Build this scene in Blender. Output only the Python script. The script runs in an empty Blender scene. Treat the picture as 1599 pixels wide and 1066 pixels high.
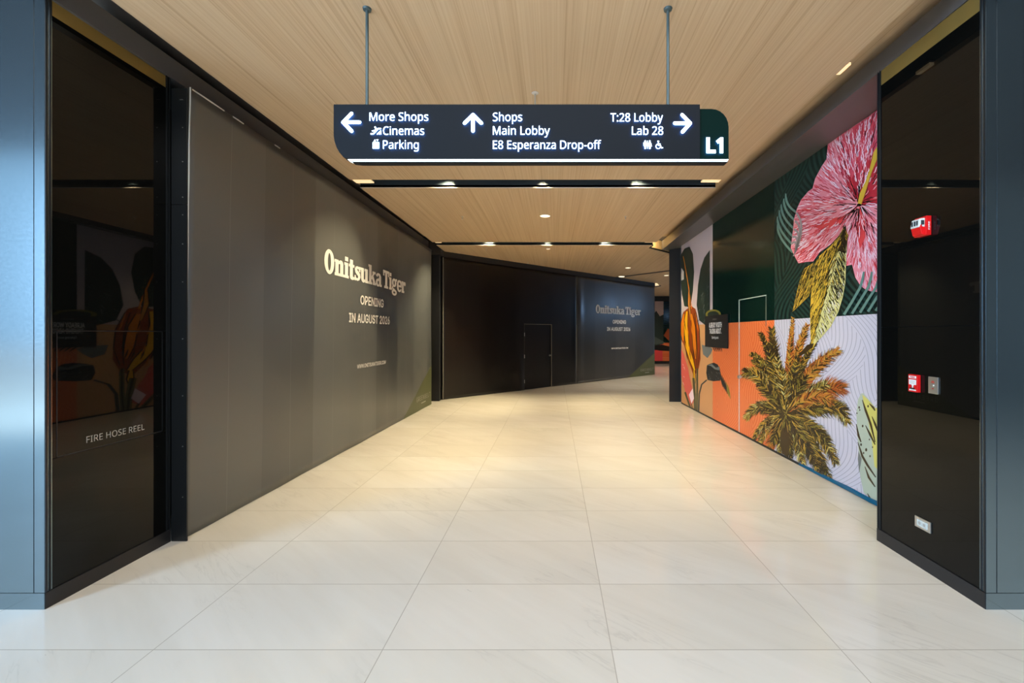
import bpy, math, random
from mathutils import Vector, geometry

random.seed(11)
R = math.radians
SC = bpy.context.scene
COL = SC.collection

# ------------------------------------------------------------------ camera
F_PX = 687.0                      # focal length in pixels of the 1599 px wide frame
VX, VY = 865.0, 521.0             # where the corridor's axis meets the picture
EYE = 1.64
cam = bpy.data.cameras.new('camera')
cam.sensor_width = 36.0
cam.lens = F_PX / 1599.0 * 36.0
cam.shift_x = (799.5 - VX) / 1599.0
cam.shift_y = (VY - 533.0) / 1599.0
cam.clip_start = 0.05
cam_o = bpy.data.objects.new('camera', cam)
COL.objects.link(cam_o)
cam_o.location = (0, 0, EYE)
cam_o.rotation_euler = (R(90), 0, 0)
SC.camera = cam_o

# ------------------------------------------------------------------ view, sky, daylight
SC.view_settings.view_transform = 'Standard'
SC.view_settings.look = 'None'
SC.view_settings.exposure = 0.1
SC.view_settings.gamma = 1.0
SC.view_settings.use_curve_mapping = False

world = bpy.data.worlds.new('sky')
SC.world = world
world.use_nodes = True
wb = world.node_tree.nodes['Background']
wb.inputs['Color'].default_value = (0.46, 0.72, 1.0, 1)
wb.inputs['Strength'].default_value = 1.4


def area_light(name, loc, aim, size, size_y, watts, color):
    l = bpy.data.lights.new(name, 'AREA')
    l.shape = 'RECTANGLE'
    l.size, l.size_y = size, size_y
    l.energy = watts
    l.color = color
    o = bpy.data.objects.new(name, l)
    COL.objects.link(o)
    o.location = loc
    o.rotation_euler = (Vector(aim) - Vector(loc)).to_track_quat('-Z', 'Y').to_euler()
    return o


# sun on the paving outside, kept out of the passage by the canopy
sun = bpy.data.lights.new('sun', 'SUN')
sun.energy = 10.0
sun.angle = R(0.6)
sun.color = (1.0, 0.97, 0.93)
sun_o = bpy.data.objects.new('sun', sun)
COL.objects.link(sun_o)
sun_o.location = (-4, -12, 14)
sun_o.rotation_euler = Vector((0.18, 0.42, -1.0)).to_track_quat('-Z', 'Y').to_euler()

# daylight from the open side behind the viewer, then two added unseen lights
area_light('open_side_daylight', (-10.2, -7.2, 3.0), (-0.5, 5.5, 0.4), 2.8, 3.6, 1900, (0.46, 0.70, 1.0))
area_light('added_entrance_fill', (0.4, -0.7, 5.5), (0.4, 0.2, 0.0), 5.0, 2.4, 370, (1.0, 0.985, 0.97))  # unseen lamp added to brighten the entrance floor, no skylight there
area_light('added_side_passage_light', (8.2, 16.5, 2.95), (2.2, 15.5, 2.9), 1.8, 0.45, 44, (0.35, 0.6, 1.0))  # unseen blue lamp added for the glow on the slanting hoarding


def spot_light(name, loc, aim, watts, angle, blend, color, parent=None, size=0.03):
    l = bpy.data.lights.new(name, 'SPOT')
    l.energy = watts
    l.spot_size = R(angle)
    l.spot_blend = blend
    l.color = color
    l.shadow_soft_size = size
    o = bpy.data.objects.new(name, l)
    COL.objects.link(o)
    o.location = loc
    o.rotation_euler = (Vector(aim) - Vector(loc)).to_track_quat('-Z', 'Y').to_euler()
    if parent:
        o.parent = parent
    return o


WARM = (1.0, 0.83, 0.50)
WARM_SOFT = (1.0, 0.86, 0.66)

# ------------------------------------------------------------------ helpers: objects
def tag(o, label=None, cat=None, group=None, kind=None):
    if label: o['label'] = label
    if cat: o['category'] = cat
    if group: o['group'] = group
    if kind: o['kind'] = kind
    return o


def thing(name, label, cat, loc=(0, 0, 0), group=None, kind=None):
    o = bpy.data.objects.new(name, None)
    o.empty_display_size = 0.1
    COL.objects.link(o)
    o.location = loc
    return tag(o, label, cat, group, kind)


def copy_tree(o, loc, label=None):
    c = o.copy()
    COL.objects.link(c)
    c.location = loc
    if label: c['label'] = label
    for ch in o.children:
        d = ch.copy()
        COL.objects.link(d)
        d.parent = c
        for g in ch.children:
            e = g.copy()
            COL.objects.link(e)
            e.parent = d
    return c


class MB:
    """collects shapes, builds ONE mesh object"""
    def __init__(self):
        self.v, self.f, self.m, self.mats = [], [], [], []

    def mi(self, mat):
        if mat not in self.mats: self.mats.append(mat)
        return self.mats.index(mat)

    def poly(self, pts, mat):
        b = len(self.v)
        self.v += [tuple(p) for p in pts]
        self.f.append(tuple(range(b, b + len(pts))))
        self.m.append(self.mi(mat))

    def tris(self, pts, faces, mat):
        b = len(self.v)
        k = self.mi(mat)
        self.v += [tuple(p) for p in pts]
        for f in faces:
            self.f.append(tuple(b + i for i in f))
            self.m.append(k)

    def box(self, a, c, mat):
        x0, x1 = sorted((a[0], c[0])); y0, y1 = sorted((a[1], c[1])); z0, z1 = sorted((a[2], c[2]))
        p = [(x0, y0, z0), (x1, y0, z0), (x1, y1, z0), (x0, y1, z0), (x0, y0, z1), (x1, y0, z1), (x1, y1, z1), (x0, y1, z1)]
        self.tris(p, [(0, 3, 2, 1), (4, 5, 6, 7), (0, 1, 5, 4), (1, 2, 6, 5), (2, 3, 7, 6), (3, 0, 4, 7)], mat)

    def prism(self, loop, d, mat):
        """loop of 3-D points, extruded by vector d"""
        n = len(loop)
        d = Vector(d)
        a = [Vector(p) for p in loop]
        b = [p + d for p in a]
        pts = a + b
        fs = [tuple(range(n))[::-1], tuple(range(n, 2 * n))] + [(i, (i + 1) % n, n + (i + 1) % n, n + i) for i in range(n)]
        self.tris(pts, fs, mat)

    def tube(self, p0, p1, r, mat, n=16, r1=None):
        p0, p1 = Vector(p0), Vector(p1)
        r1 = r if r1 is None else r1
        ax = (p1 - p0).normalized()
        u = ax.orthogonal().normalized()
        w = ax.cross(u)
        a = [p0 + (u * math.cos(t) + w * math.sin(t)) * r for t in [2 * math.pi * i / n for i in range(n)]]
        b = [p1 + (u * math.cos(t) + w * math.sin(t)) * r1 for t in [2 * math.pi * i / n for i in range(n)]]
        fs = [tuple(range(n))[::-1], tuple(range(n, 2 * n))] + [(i, (i + 1) % n, n + (i + 1) % n, n + i) for i in range(n)]
        self.tris(a + b, fs, mat)

    def lathe(self, c, prof, mat, n=24):
        """profile of (radius, z) about the vertical through c"""
        pts, fs = [], []
        for r, z in prof:
            for i in range(n):
                t = 2 * math.pi * i / n
                pts.append((c[0] + r * math.cos(t), c[1] + r * math.sin(t), c[2] + z))
        for j in range(len(prof) - 1):
            for i in range(n):
                fs.append((j * n + i, j * n + (i + 1) % n, (j + 1) * n + (i + 1) % n, (j + 1) * n + i))
        fs.append(tuple(range(n))[::-1])
        fs.append(tuple(range((len(prof) - 1) * n, len(prof) * n)))
        self.tris(pts, fs, mat)

    def build(self, name, parent=None, bevel=0.0, smooth=False):
        me = bpy.data.meshes.new(name)
        o = bpy.data.objects.new(name, me)
        COL.objects.link(o)
        org = Vector((0, 0, 0))
        if parent is not None:
            q = parent
            while q is not None:
                org += Vector(q.location)
                q = q.parent
            o.parent = parent
        me.from_pydata([tuple(Vector(p) - org) for p in self.v], [], self.f)
        for m in self.mats: me.materials.append(m)
        me.polygons.foreach_set('material_index', self.m)
        if smooth: me.polygons.foreach_set('use_smooth', [True] * len(me.polygons))
        me.update()
        if bevel:
            b = o.modifiers.new('bevel', 'BEVEL')
            b.width = bevel; b.segments = 2; b.limit_method = 'ANGLE'
        return o


# ------------------------------------------------------------------ helpers: materials
def new_mat(name):
    m = bpy.data.materials.new(name)
    m.use_nodes = True
    nt = m.node_tree
    return m, nt, nt.nodes['Principled BSDF']


def N(nt, typ, **kw):
    n = nt.nodes.new(typ)
    for k, v in kw.items():
        if hasattr(n, k): setattr(n, k, v)
        else: n.inputs[k].default_value = v
    return n


def srgb(r, g, b):
    return tuple(((c / 255) / 12.92 if c / 255 < 0.04045 else ((c / 255 + 0.055) / 1.055) ** 2.4) for c in (r, g, b)) + (1,)


def paint(name, c, rough=0.5, metal=0.0, spec=0.5, emit=None, estr=0.0, bump=0.0, bscale=200.0):
    m, nt, p = new_mat(name)
    p.inputs['Base Color'].default_value = c if len(c) == 4 else tuple(c) + (1,)
    p.inputs['Roughness'].default_value = rough
    p.inputs['Metallic'].default_value = metal
    p.inputs['Specular IOR Level'].default_value = spec
    if emit:
        p.inputs['Emission Color'].default_value = tuple(emit)[:3] + (1,)
        p.inputs['Emission Strength'].default_value = estr
    tc = N(nt, 'ShaderNodeTexCoord')
    nz = N(nt, 'ShaderNodeTexNoise', Scale=bscale, Detail=2.0)
    nt.links.new(tc.outputs['Object'], nz.inputs['Vector'])
    mr = N(nt, 'ShaderNodeMapRange')
    mr.inputs['To Min'].default_value = max(0.0, rough - 0.03)
    mr.inputs['To Max'].default_value = rough + 0.03
    nt.links.new(nz.outputs['Fac'], mr.inputs['Value'])
    nt.links.new(mr.outputs['Result'], p.inputs['Roughness'])
    if bump:
        b = N(nt, 'ShaderNodeBump', Strength=bump, Distance=0.002)
        nt.links.new(nz.outputs['Fac'], b.inputs['Height'])
        nt.links.new(b.outputs['Normal'], p.inputs['Normal'])
    return m


def math_node(nt, op, a, b=None):
    n = N(nt, 'ShaderNodeMath', operation=op)
    for i, q in enumerate((a, b)):
        if q is None: continue
        if isinstance(q, (int, float)): n.inputs[i].default_value = q
        else: nt.links.new(q, n.inputs[i])
    return n.outputs[0]


def mixc(nt, fac, a, b, mode='MIX'):
    n = N(nt, 'ShaderNodeMix', data_type='RGBA', blend_type=mode)
    for key, q in ((0, fac), (6, a), (7, b)):
        if isinstance(q, (int, float)): n.inputs[key].default_value = q
        elif isinstance(q, tuple): n.inputs[key].default_value = q
        else: nt.links.new(q, n.inputs[key])
    return n.outputs[2]


def ramp(nt, fac, stops):
    n = N(nt, 'ShaderNodeValToRGB')
    el = n.color_ramp.elements
    while len(el) < len(stops): el.new(0.5)
    for e, (p, c) in zip(el, stops):
        e.position = p
        e.color = c if isinstance(c, tuple) else (c, c, c, 1)
    nt.links.new(fac, n.inputs['Fac'])
    return n.outputs['Color']


def coords(nt, scale=(1, 1, 1), loc=(0, 0, 0), rot=(0, 0, 0)):
    tc = N(nt, 'ShaderNodeTexCoord')
    mp = N(nt, 'ShaderNodeMapping')
    mp.inputs['Scale'].default_value = scale
    mp.inputs['Location'].default_value = loc
    mp.inputs['Rotation'].default_value = rot
    nt.links.new(tc.outputs['Object'], mp.inputs['Vector'])
    return mp.outputs['Vector']


def make_marble():
    m, nt, p = new_mat('marble_tiles')
    TW, TD = 1.19, 0.598
    v = coords(nt, loc=(-0.30 + 20 * TW, -2.285 + 30 * TD, 0))
    br = N(nt, 'ShaderNodeTexBrick', offset=0.0, squash=1.0)
    br.inputs['Scale'].default_value = 1.0
    br.inputs['Brick Width'].default_value = TW
    br.inputs['Row Height'].default_value = TD
    br.inputs['Mortar Size'].default_value = 0.0028
    br.inputs['Mortar Smooth'].default_value = 0.3
    br.inputs['Color1'].default_value = (0.0, 0.0, 0.0, 1)
    br.inputs['Color2'].default_value = (1.0, 1.0, 1.0, 1)
    nt.links.new(v, br.inputs['Vector'])
    tint = ramp(nt, br.outputs['Color'], [(0.0, srgb(236, 229, 214)), (0.5, srgb(243, 237, 225)), (1.0, srgb(239, 232, 218))])
    # veins: two stretched noises, shifted from tile to tile
    sh = N(nt, 'ShaderNodeVectorMath', operation='SCALE')
    nt.links.new(br.outputs['Color'], sh.inputs[0])
    sh.inputs['Scale'].default_value = 4.0
    tc = coords(nt, rot=(0, 0, R(40)))
    ad = N(nt, 'ShaderNodeVectorMath', operation='ADD')
    nt.links.new(tc, ad.inputs[0]); nt.links.new(sh.outputs[0], ad.inputs[1])
    mp = N(nt, 'ShaderNodeMapping')
    mp.inputs['Scale'].default_value = (0.55, 4.2, 1)
    nt.links.new(ad.outputs[0], mp.inputs['Vector'])
    n1 = N(nt, 'ShaderNodeTexNoise', Scale=1.6, Detail=6.0, Roughness=0.55, Distortion=0.7)
    nt.links.new(mp.outputs[0], n1.inputs['Vector'])
    vein = ramp(nt, n1.outputs['Fac'], [(0.40, 0.0), (0.50, 0.16), (0.515, 0.55), (0.53, 0.12), (0.72, 0.0)])
    n2 = N(nt, 'ShaderNodeTexNoise', Scale=0.8, Detail=4.0, Roughness=0.6)
    nt.links.new(mp.outputs[0], n2.inputs['Vector'])
    cloud = ramp(nt, n2.outputs['Fac'], [(0.35, 0.0), (0.75, 1.0)])
    n4 = N(nt, 'ShaderNodeTexNoise', Scale=1.1, Detail=2.0)
    nt.links.new(ad.outputs[0], n4.inputs['Vector'])
    gate = ramp(nt, n4.outputs['Fac'], [(0.45, 0.0), (0.65, 1.0)])
    c = mixc(nt, math_node(nt, 'MULTIPLY', cloud, 0.7), tint, srgb(226, 218, 202))
    c = mixc(nt, math_node(nt, 'MULTIPLY', math_node(nt, 'MULTIPLY', vein, gate), 0.42), c, srgb(168, 158, 142))
    # a few dark flecks
    mp3 = N(nt, 'ShaderNodeMapping')
    mp3.inputs['Scale'].default_value = (2.2, 9.0, 1)
    nt.links.new(ad.outputs[0], mp3.inputs['Vector'])
    n3 = N(nt, 'ShaderNodeTexNoise', Scale=2.6, Detail=5.0, Roughness=0.65)
    nt.links.new(mp3.outputs[0], n3.inputs['Vector'])
    fleck = ramp(nt, n3.outputs['Fac'], [(0.73, 0.0), (0.77, 0.7)])
    c = mixc(nt, fleck, c, srgb(120, 116, 108))
    c = mixc(nt, br.outputs['Fac'], c, srgb(196, 186, 168))
    nt.links.new(c, p.inputs['Base Color'])
    p.inputs['Roughness'].default_value = 0.13
    rr = N(nt, 'ShaderNodeMapRange')
    rr.inputs['To Min'].default_value = 0.06; rr.inputs['To Max'].default_value = 0.12
    nt.links.new(n2.outputs['Fac'], rr.inputs['Value'])
    nt.links.new(rr.outputs['Result'], p.inputs['Roughness'])
    p.inputs['Specular IOR Level'].default_value = 0.45
    return m


def make_wood():
    m, nt, p = new_mat('ribbed_oak_veneer')
    v1 = coords(nt, scale=(70, 0.35, 1))
    n1 = N(nt, 'ShaderNodeTexNoise', Scale=1.0, Detail=4.0, Roughness=0.65)
    nt.links.new(v1, n1.inputs['Vector'])
    v2 = coords(nt, scale=(14, 0.12, 1))
    n2 = N(nt, 'ShaderNodeTexNoise', Scale=1.0, Detail=3.0)
    nt.links.new(v2, n2.inputs['Vector'])
    v3 = coords(nt, scale=(1.6, 0.25, 1))
    n3 = N(nt, 'ShaderNodeTexNoise', Scale=1.0, Detail=2.0)
    nt.links.new(v3, n3.inputs['Vector'])
    f = math_node(nt, 'ADD', math_node(nt, 'MULTIPLY', n1.outputs['Fac'], 0.7), math_node(nt, 'MULTIPLY', n2.outputs['Fac'], 0.3))
    c = ramp(nt, f, [(0.30, srgb(168, 142, 111)), (0.47, srgb(198, 174, 144)), (0.58, srgb(205, 183, 153)), (0.72, srgb(215, 196, 168))])
    c = mixc(nt, math_node(nt, 'MULTIPLY', n3.outputs['Fac'], 0.25), c, srgb(186, 152, 116))
    nt.links.new(c, p.inputs['Base Color'])
    p.inputs['Roughness'].default_value = 0.48
    p.inputs['Specular IOR Level'].default_value = 0.3
    b = N(nt, 'ShaderNodeBump', Strength=0.15, Distance=0.003)
    nt.links.new(n1.outputs['Fac'], b.inputs['Height'])
    nt.links.new(b.outputs['Normal'], p.inputs['Normal'])
    return m


def make_vinyl(name, c, rough, width, along, seam=0.6, spec=0.5, bump=0.12):
    """printed vinyl on boards: upright joints, faint tint from sheet to sheet, scuffs"""
    m, nt, p = new_mat(name)
    tc = N(nt, 'ShaderNodeTexCoord')
    dt = N(nt, 'ShaderNodeVectorMath', operation='DOT_PRODUCT')
    dt.inputs[1].default_value = along + (0,)
    nt.links.new(tc.outputs['Object'], dt.inputs[0])
    sheet = math_node(nt, 'FLOOR', math_node(nt, 'DIVIDE', dt.outputs['Value'], width))
    wn = N(nt, 'ShaderNodeTexWhiteNoise', noise_dimensions='1D')
    nt.links.new(sheet, wn.inputs['W'])
    fr = math_node(nt, 'FRACT', math_node(nt, 'DIVIDE', dt.outputs['Value'], width))
    line = math_node(nt, 'LESS_THAN', math_node(nt, 'ABSOLUTE', math_node(nt, 'SUBTRACT', fr, 0.5)), 0.004)
    nz = N(nt, 'ShaderNodeTexNoise', Scale=1.6, Detail=5.0, Roughness=0.6)
    nt.links.new(coords(nt, scale=(1, 1, 0.45)), nz.inputs['Vector'])
    dark = tuple(q * 0.72 for q in c[:3]) + (1,)
    light = tuple(q * 1.35 for q in c[:3]) + (1,)
    cc = mixc(nt, wn.outputs['Value'], dark, light)
    cc = mixc(nt, math_node(nt, 'MULTIPLY', line, seam), cc, tuple(q * 1.9 + 0.004 for q in c[:3]) + (1,))
    nt.links.new(cc, p.inputs['Base Color'])
    p.inputs['Specular IOR Level'].default_value = spec
    mr = N(nt, 'ShaderNodeMapRange')
    mr.inputs['From Min'].default_value = 0.15; mr.inputs['From Max'].default_value = 0.85
    mr.inputs['To Min'].default_value = rough - 0.07; mr.inputs['To Max'].default_value = rough + 0.08
    nt.links.new(math_node(nt, 'ADD', math_node(nt, 'MULTIPLY', nz.outputs['Fac'], 0.7), math_node(nt, 'MULTIPLY', wn.outputs['Value'], 0.3)), mr.inputs['Value'])
    nt.links.new(mr.outputs['Result'], p.inputs['Roughness'])
    b = N(nt, 'ShaderNodeBump', Strength=bump, Distance=0.01)
    nt.links.new(nz.outputs['Fac'], b.inputs['Height'])
    nt.links.new(b.outputs['Normal'], p.inputs['Normal'])
    return m


def make_wavy(name, base, line, rough, pitch=0.05, width=0.5, amount=1.0):
    """printed ground of combed wavy lines that change direction from patch to patch"""
    m, nt, p = new_mat(name)
    tc = N(nt, 'ShaderNodeTexCoord')
    se = N(nt, 'ShaderNodeSeparateXYZ')
    nt.links.new(tc.outputs['Object'], se.inputs[0])
    y, z = se.outputs['Y'], se.outputs['Z']
    k = 2 * math.pi / 1.15
    # two diagonal families split by a wavy border
    w1 = math_node(nt, 'ADD', y, math_node(nt, 'MULTIPLY', math_node(nt, 'SINE', math_node(nt, 'MULTIPLY', z, k)), 0.20))
    cell = math_node(nt, 'FRACT', math_node(nt, 'DIVIDE', w1, 0.95))
    flip = math_node(nt, 'GREATER_THAN', cell, 0.5)
    a = math_node(nt, 'ADD', math_node(nt, 'MULTIPLY', y, 0.85), math_node(nt, 'ADD', math_node(nt, 'MULTIPLY', z, 0.62), math_node(nt, 'MULTIPLY', math_node(nt, 'SINE', math_node(nt, 'MULTIPLY', z, k)), 0.13)))
    b = math_node(nt, 'ADD', math_node(nt, 'MULTIPLY', y, 0.9), math_node(nt, 'SUBTRACT', math_node(nt, 'MULTIPLY', math_node(nt, 'SINE', math_node(nt, 'MULTIPLY', z, k * 0.9)), 0.12), math_node(nt, 'MULTIPLY', z, 0.66)))
    sel = N(nt, 'ShaderNodeMix', data_type='FLOAT')
    nt.links.new(flip, sel.inputs[0]); nt.links.new(a, sel.inputs[2]); nt.links.new(b, sel.inputs[3])
    s = math_node(nt, 'FRACT', math_node(nt, 'DIVIDE', sel.outputs[0], pitch))
    ln = math_node(nt, 'LESS_THAN', s, width)
    nt.links.new(mixc(nt, math_node(nt, 'MULTIPLY', ln, amount), base, line), p.inputs['Base Color'])
    p.inputs['Roughness'].default_value = rough
    p.inputs['Specular IOR Level'].default_value = 0.45
    return m


M = {}
M['marble'] = make_marble()
M['wood'] = make_wood()
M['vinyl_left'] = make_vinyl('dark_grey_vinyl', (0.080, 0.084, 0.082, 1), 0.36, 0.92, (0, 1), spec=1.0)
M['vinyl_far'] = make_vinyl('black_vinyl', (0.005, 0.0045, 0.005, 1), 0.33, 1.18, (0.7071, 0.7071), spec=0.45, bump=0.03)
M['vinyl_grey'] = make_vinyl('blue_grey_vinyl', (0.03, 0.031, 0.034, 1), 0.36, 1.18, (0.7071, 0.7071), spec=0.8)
M['print_white'] = paint('white_print', (0.86, 0.85, 0.83), 0.5)
M['print_grey'] = paint('pale_grey_print', srgb(170, 168, 160), 0.5)
M['olive'] = paint('olive_green_print', srgb(88, 92, 60), 0.45)
M['pillar_metal'] = paint('blue_black_metal_cladding', (0.24, 0.31, 0.345), 0.15, metal=0.92, bscale=60)
M['frame_metal'] = paint('black_anodised_frame', (0.02, 0.023, 0.026), 0.32, metal=0.4)
M['plinth'] = paint('dark_bronze_plinth', (0.028, 0.027, 0.028), 0.4, metal=0.3)
M['black_glass'] = paint('black_back_painted_glass', (0.0035, 0.0035, 0.003), 0.0, spec=0.24)
M['brass'] = paint('bronze_strip', (0.34, 0.23, 0.065), 0.42, metal=0.55)
M['fascia'] = paint('dark_bronze_fascia', (0.115, 0.113, 0.115), 0.38, metal=0.2)
M['black'] = paint('matt_black_paint', (0.008, 0.008, 0.009), 0.6)
M['slot_black'] = paint('slot_dark_paint', (0.030, 0.045, 0.060), 0.45)
M['cream'] = paint('cream_paint', srgb(236, 206, 150), 0.6)
M['dark_wall'] = paint('charcoal_wall', (0.03, 0.035, 0.045), 0.6)
M['canopy'] = paint('dark_canopy_soffit', (0.02, 0.024, 0.03), 0.9, spec=0.03)
M['back_wall'] = paint('stone_grey_wall', (0.30, 0.29, 0.27), 0.6)
M['grey_wall'] = paint('grey_wall', (0.25, 0.25, 0.25), 0.7)
M['edge_white'] = paint('raw_white_board_edge', srgb(205, 205, 200), 0.6)
M['chrome'] = paint('brushed_steel', (0.62, 0.62, 0.60), 0.3, metal=0.9)
M['rod'] = paint('painted_steel_rod', srgb(72, 88, 90), 0.42, metal=0.2)
M['trim_light'] = paint('white_trim_edge', srgb(200, 196, 188), 0.5)
M['sign_black'] = paint('sign_graphite_face', srgb(16, 21, 27), 0.6, spec=0.15)
M['sign_green'] = paint('sign_deep_green_face', srgb(1, 26, 22), 0.6, spec=0.06)
M['sign_lit'] = paint('lit_sign_letters', (0.9, 0.95, 1.0), 0.5, emit=(0.62, 0.82, 1.0), estr=5.0)
M['sign_side'] = paint('sign_letter_edge', (0.05, 0.06, 0.08), 0.5)
M['sign_halo'] = paint('sign_back_glow', (0.3, 0.5, 1.0), 0.5, emit=(0.10, 0.32, 1.0), estr=34.0)
M['sign_led'] = paint('lit_led_strip', (0.9, 0.95, 1.0), 0.5, emit=(0.70, 0.86, 1.0), estr=2.2)
M['lamp_warm'] = paint('lit_warm_lamp', (1, 0.95, 0.85), 0.5, emit=(1.0, 0.86, 0.62), estr=1.6)
M['cove_glow_paint'] = paint('painted_warm_glow', (1, 0.9, 0.7), 0.5, emit=(1.0, 0.70, 0.34), estr=0.75)  # emission paints the warm glow of surfaces lit inside the cove
M['red'] = paint('glossy_red_plastic', srgb(214, 22, 24), 0.3, bscale=20)
M['lens'] = paint('clear_strobe_lens', srgb(205, 212, 208), 0.12)
M['lens_dark'] = paint('strobe_reflector', srgb(90, 98, 102), 0.2, metal=0.6)



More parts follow.
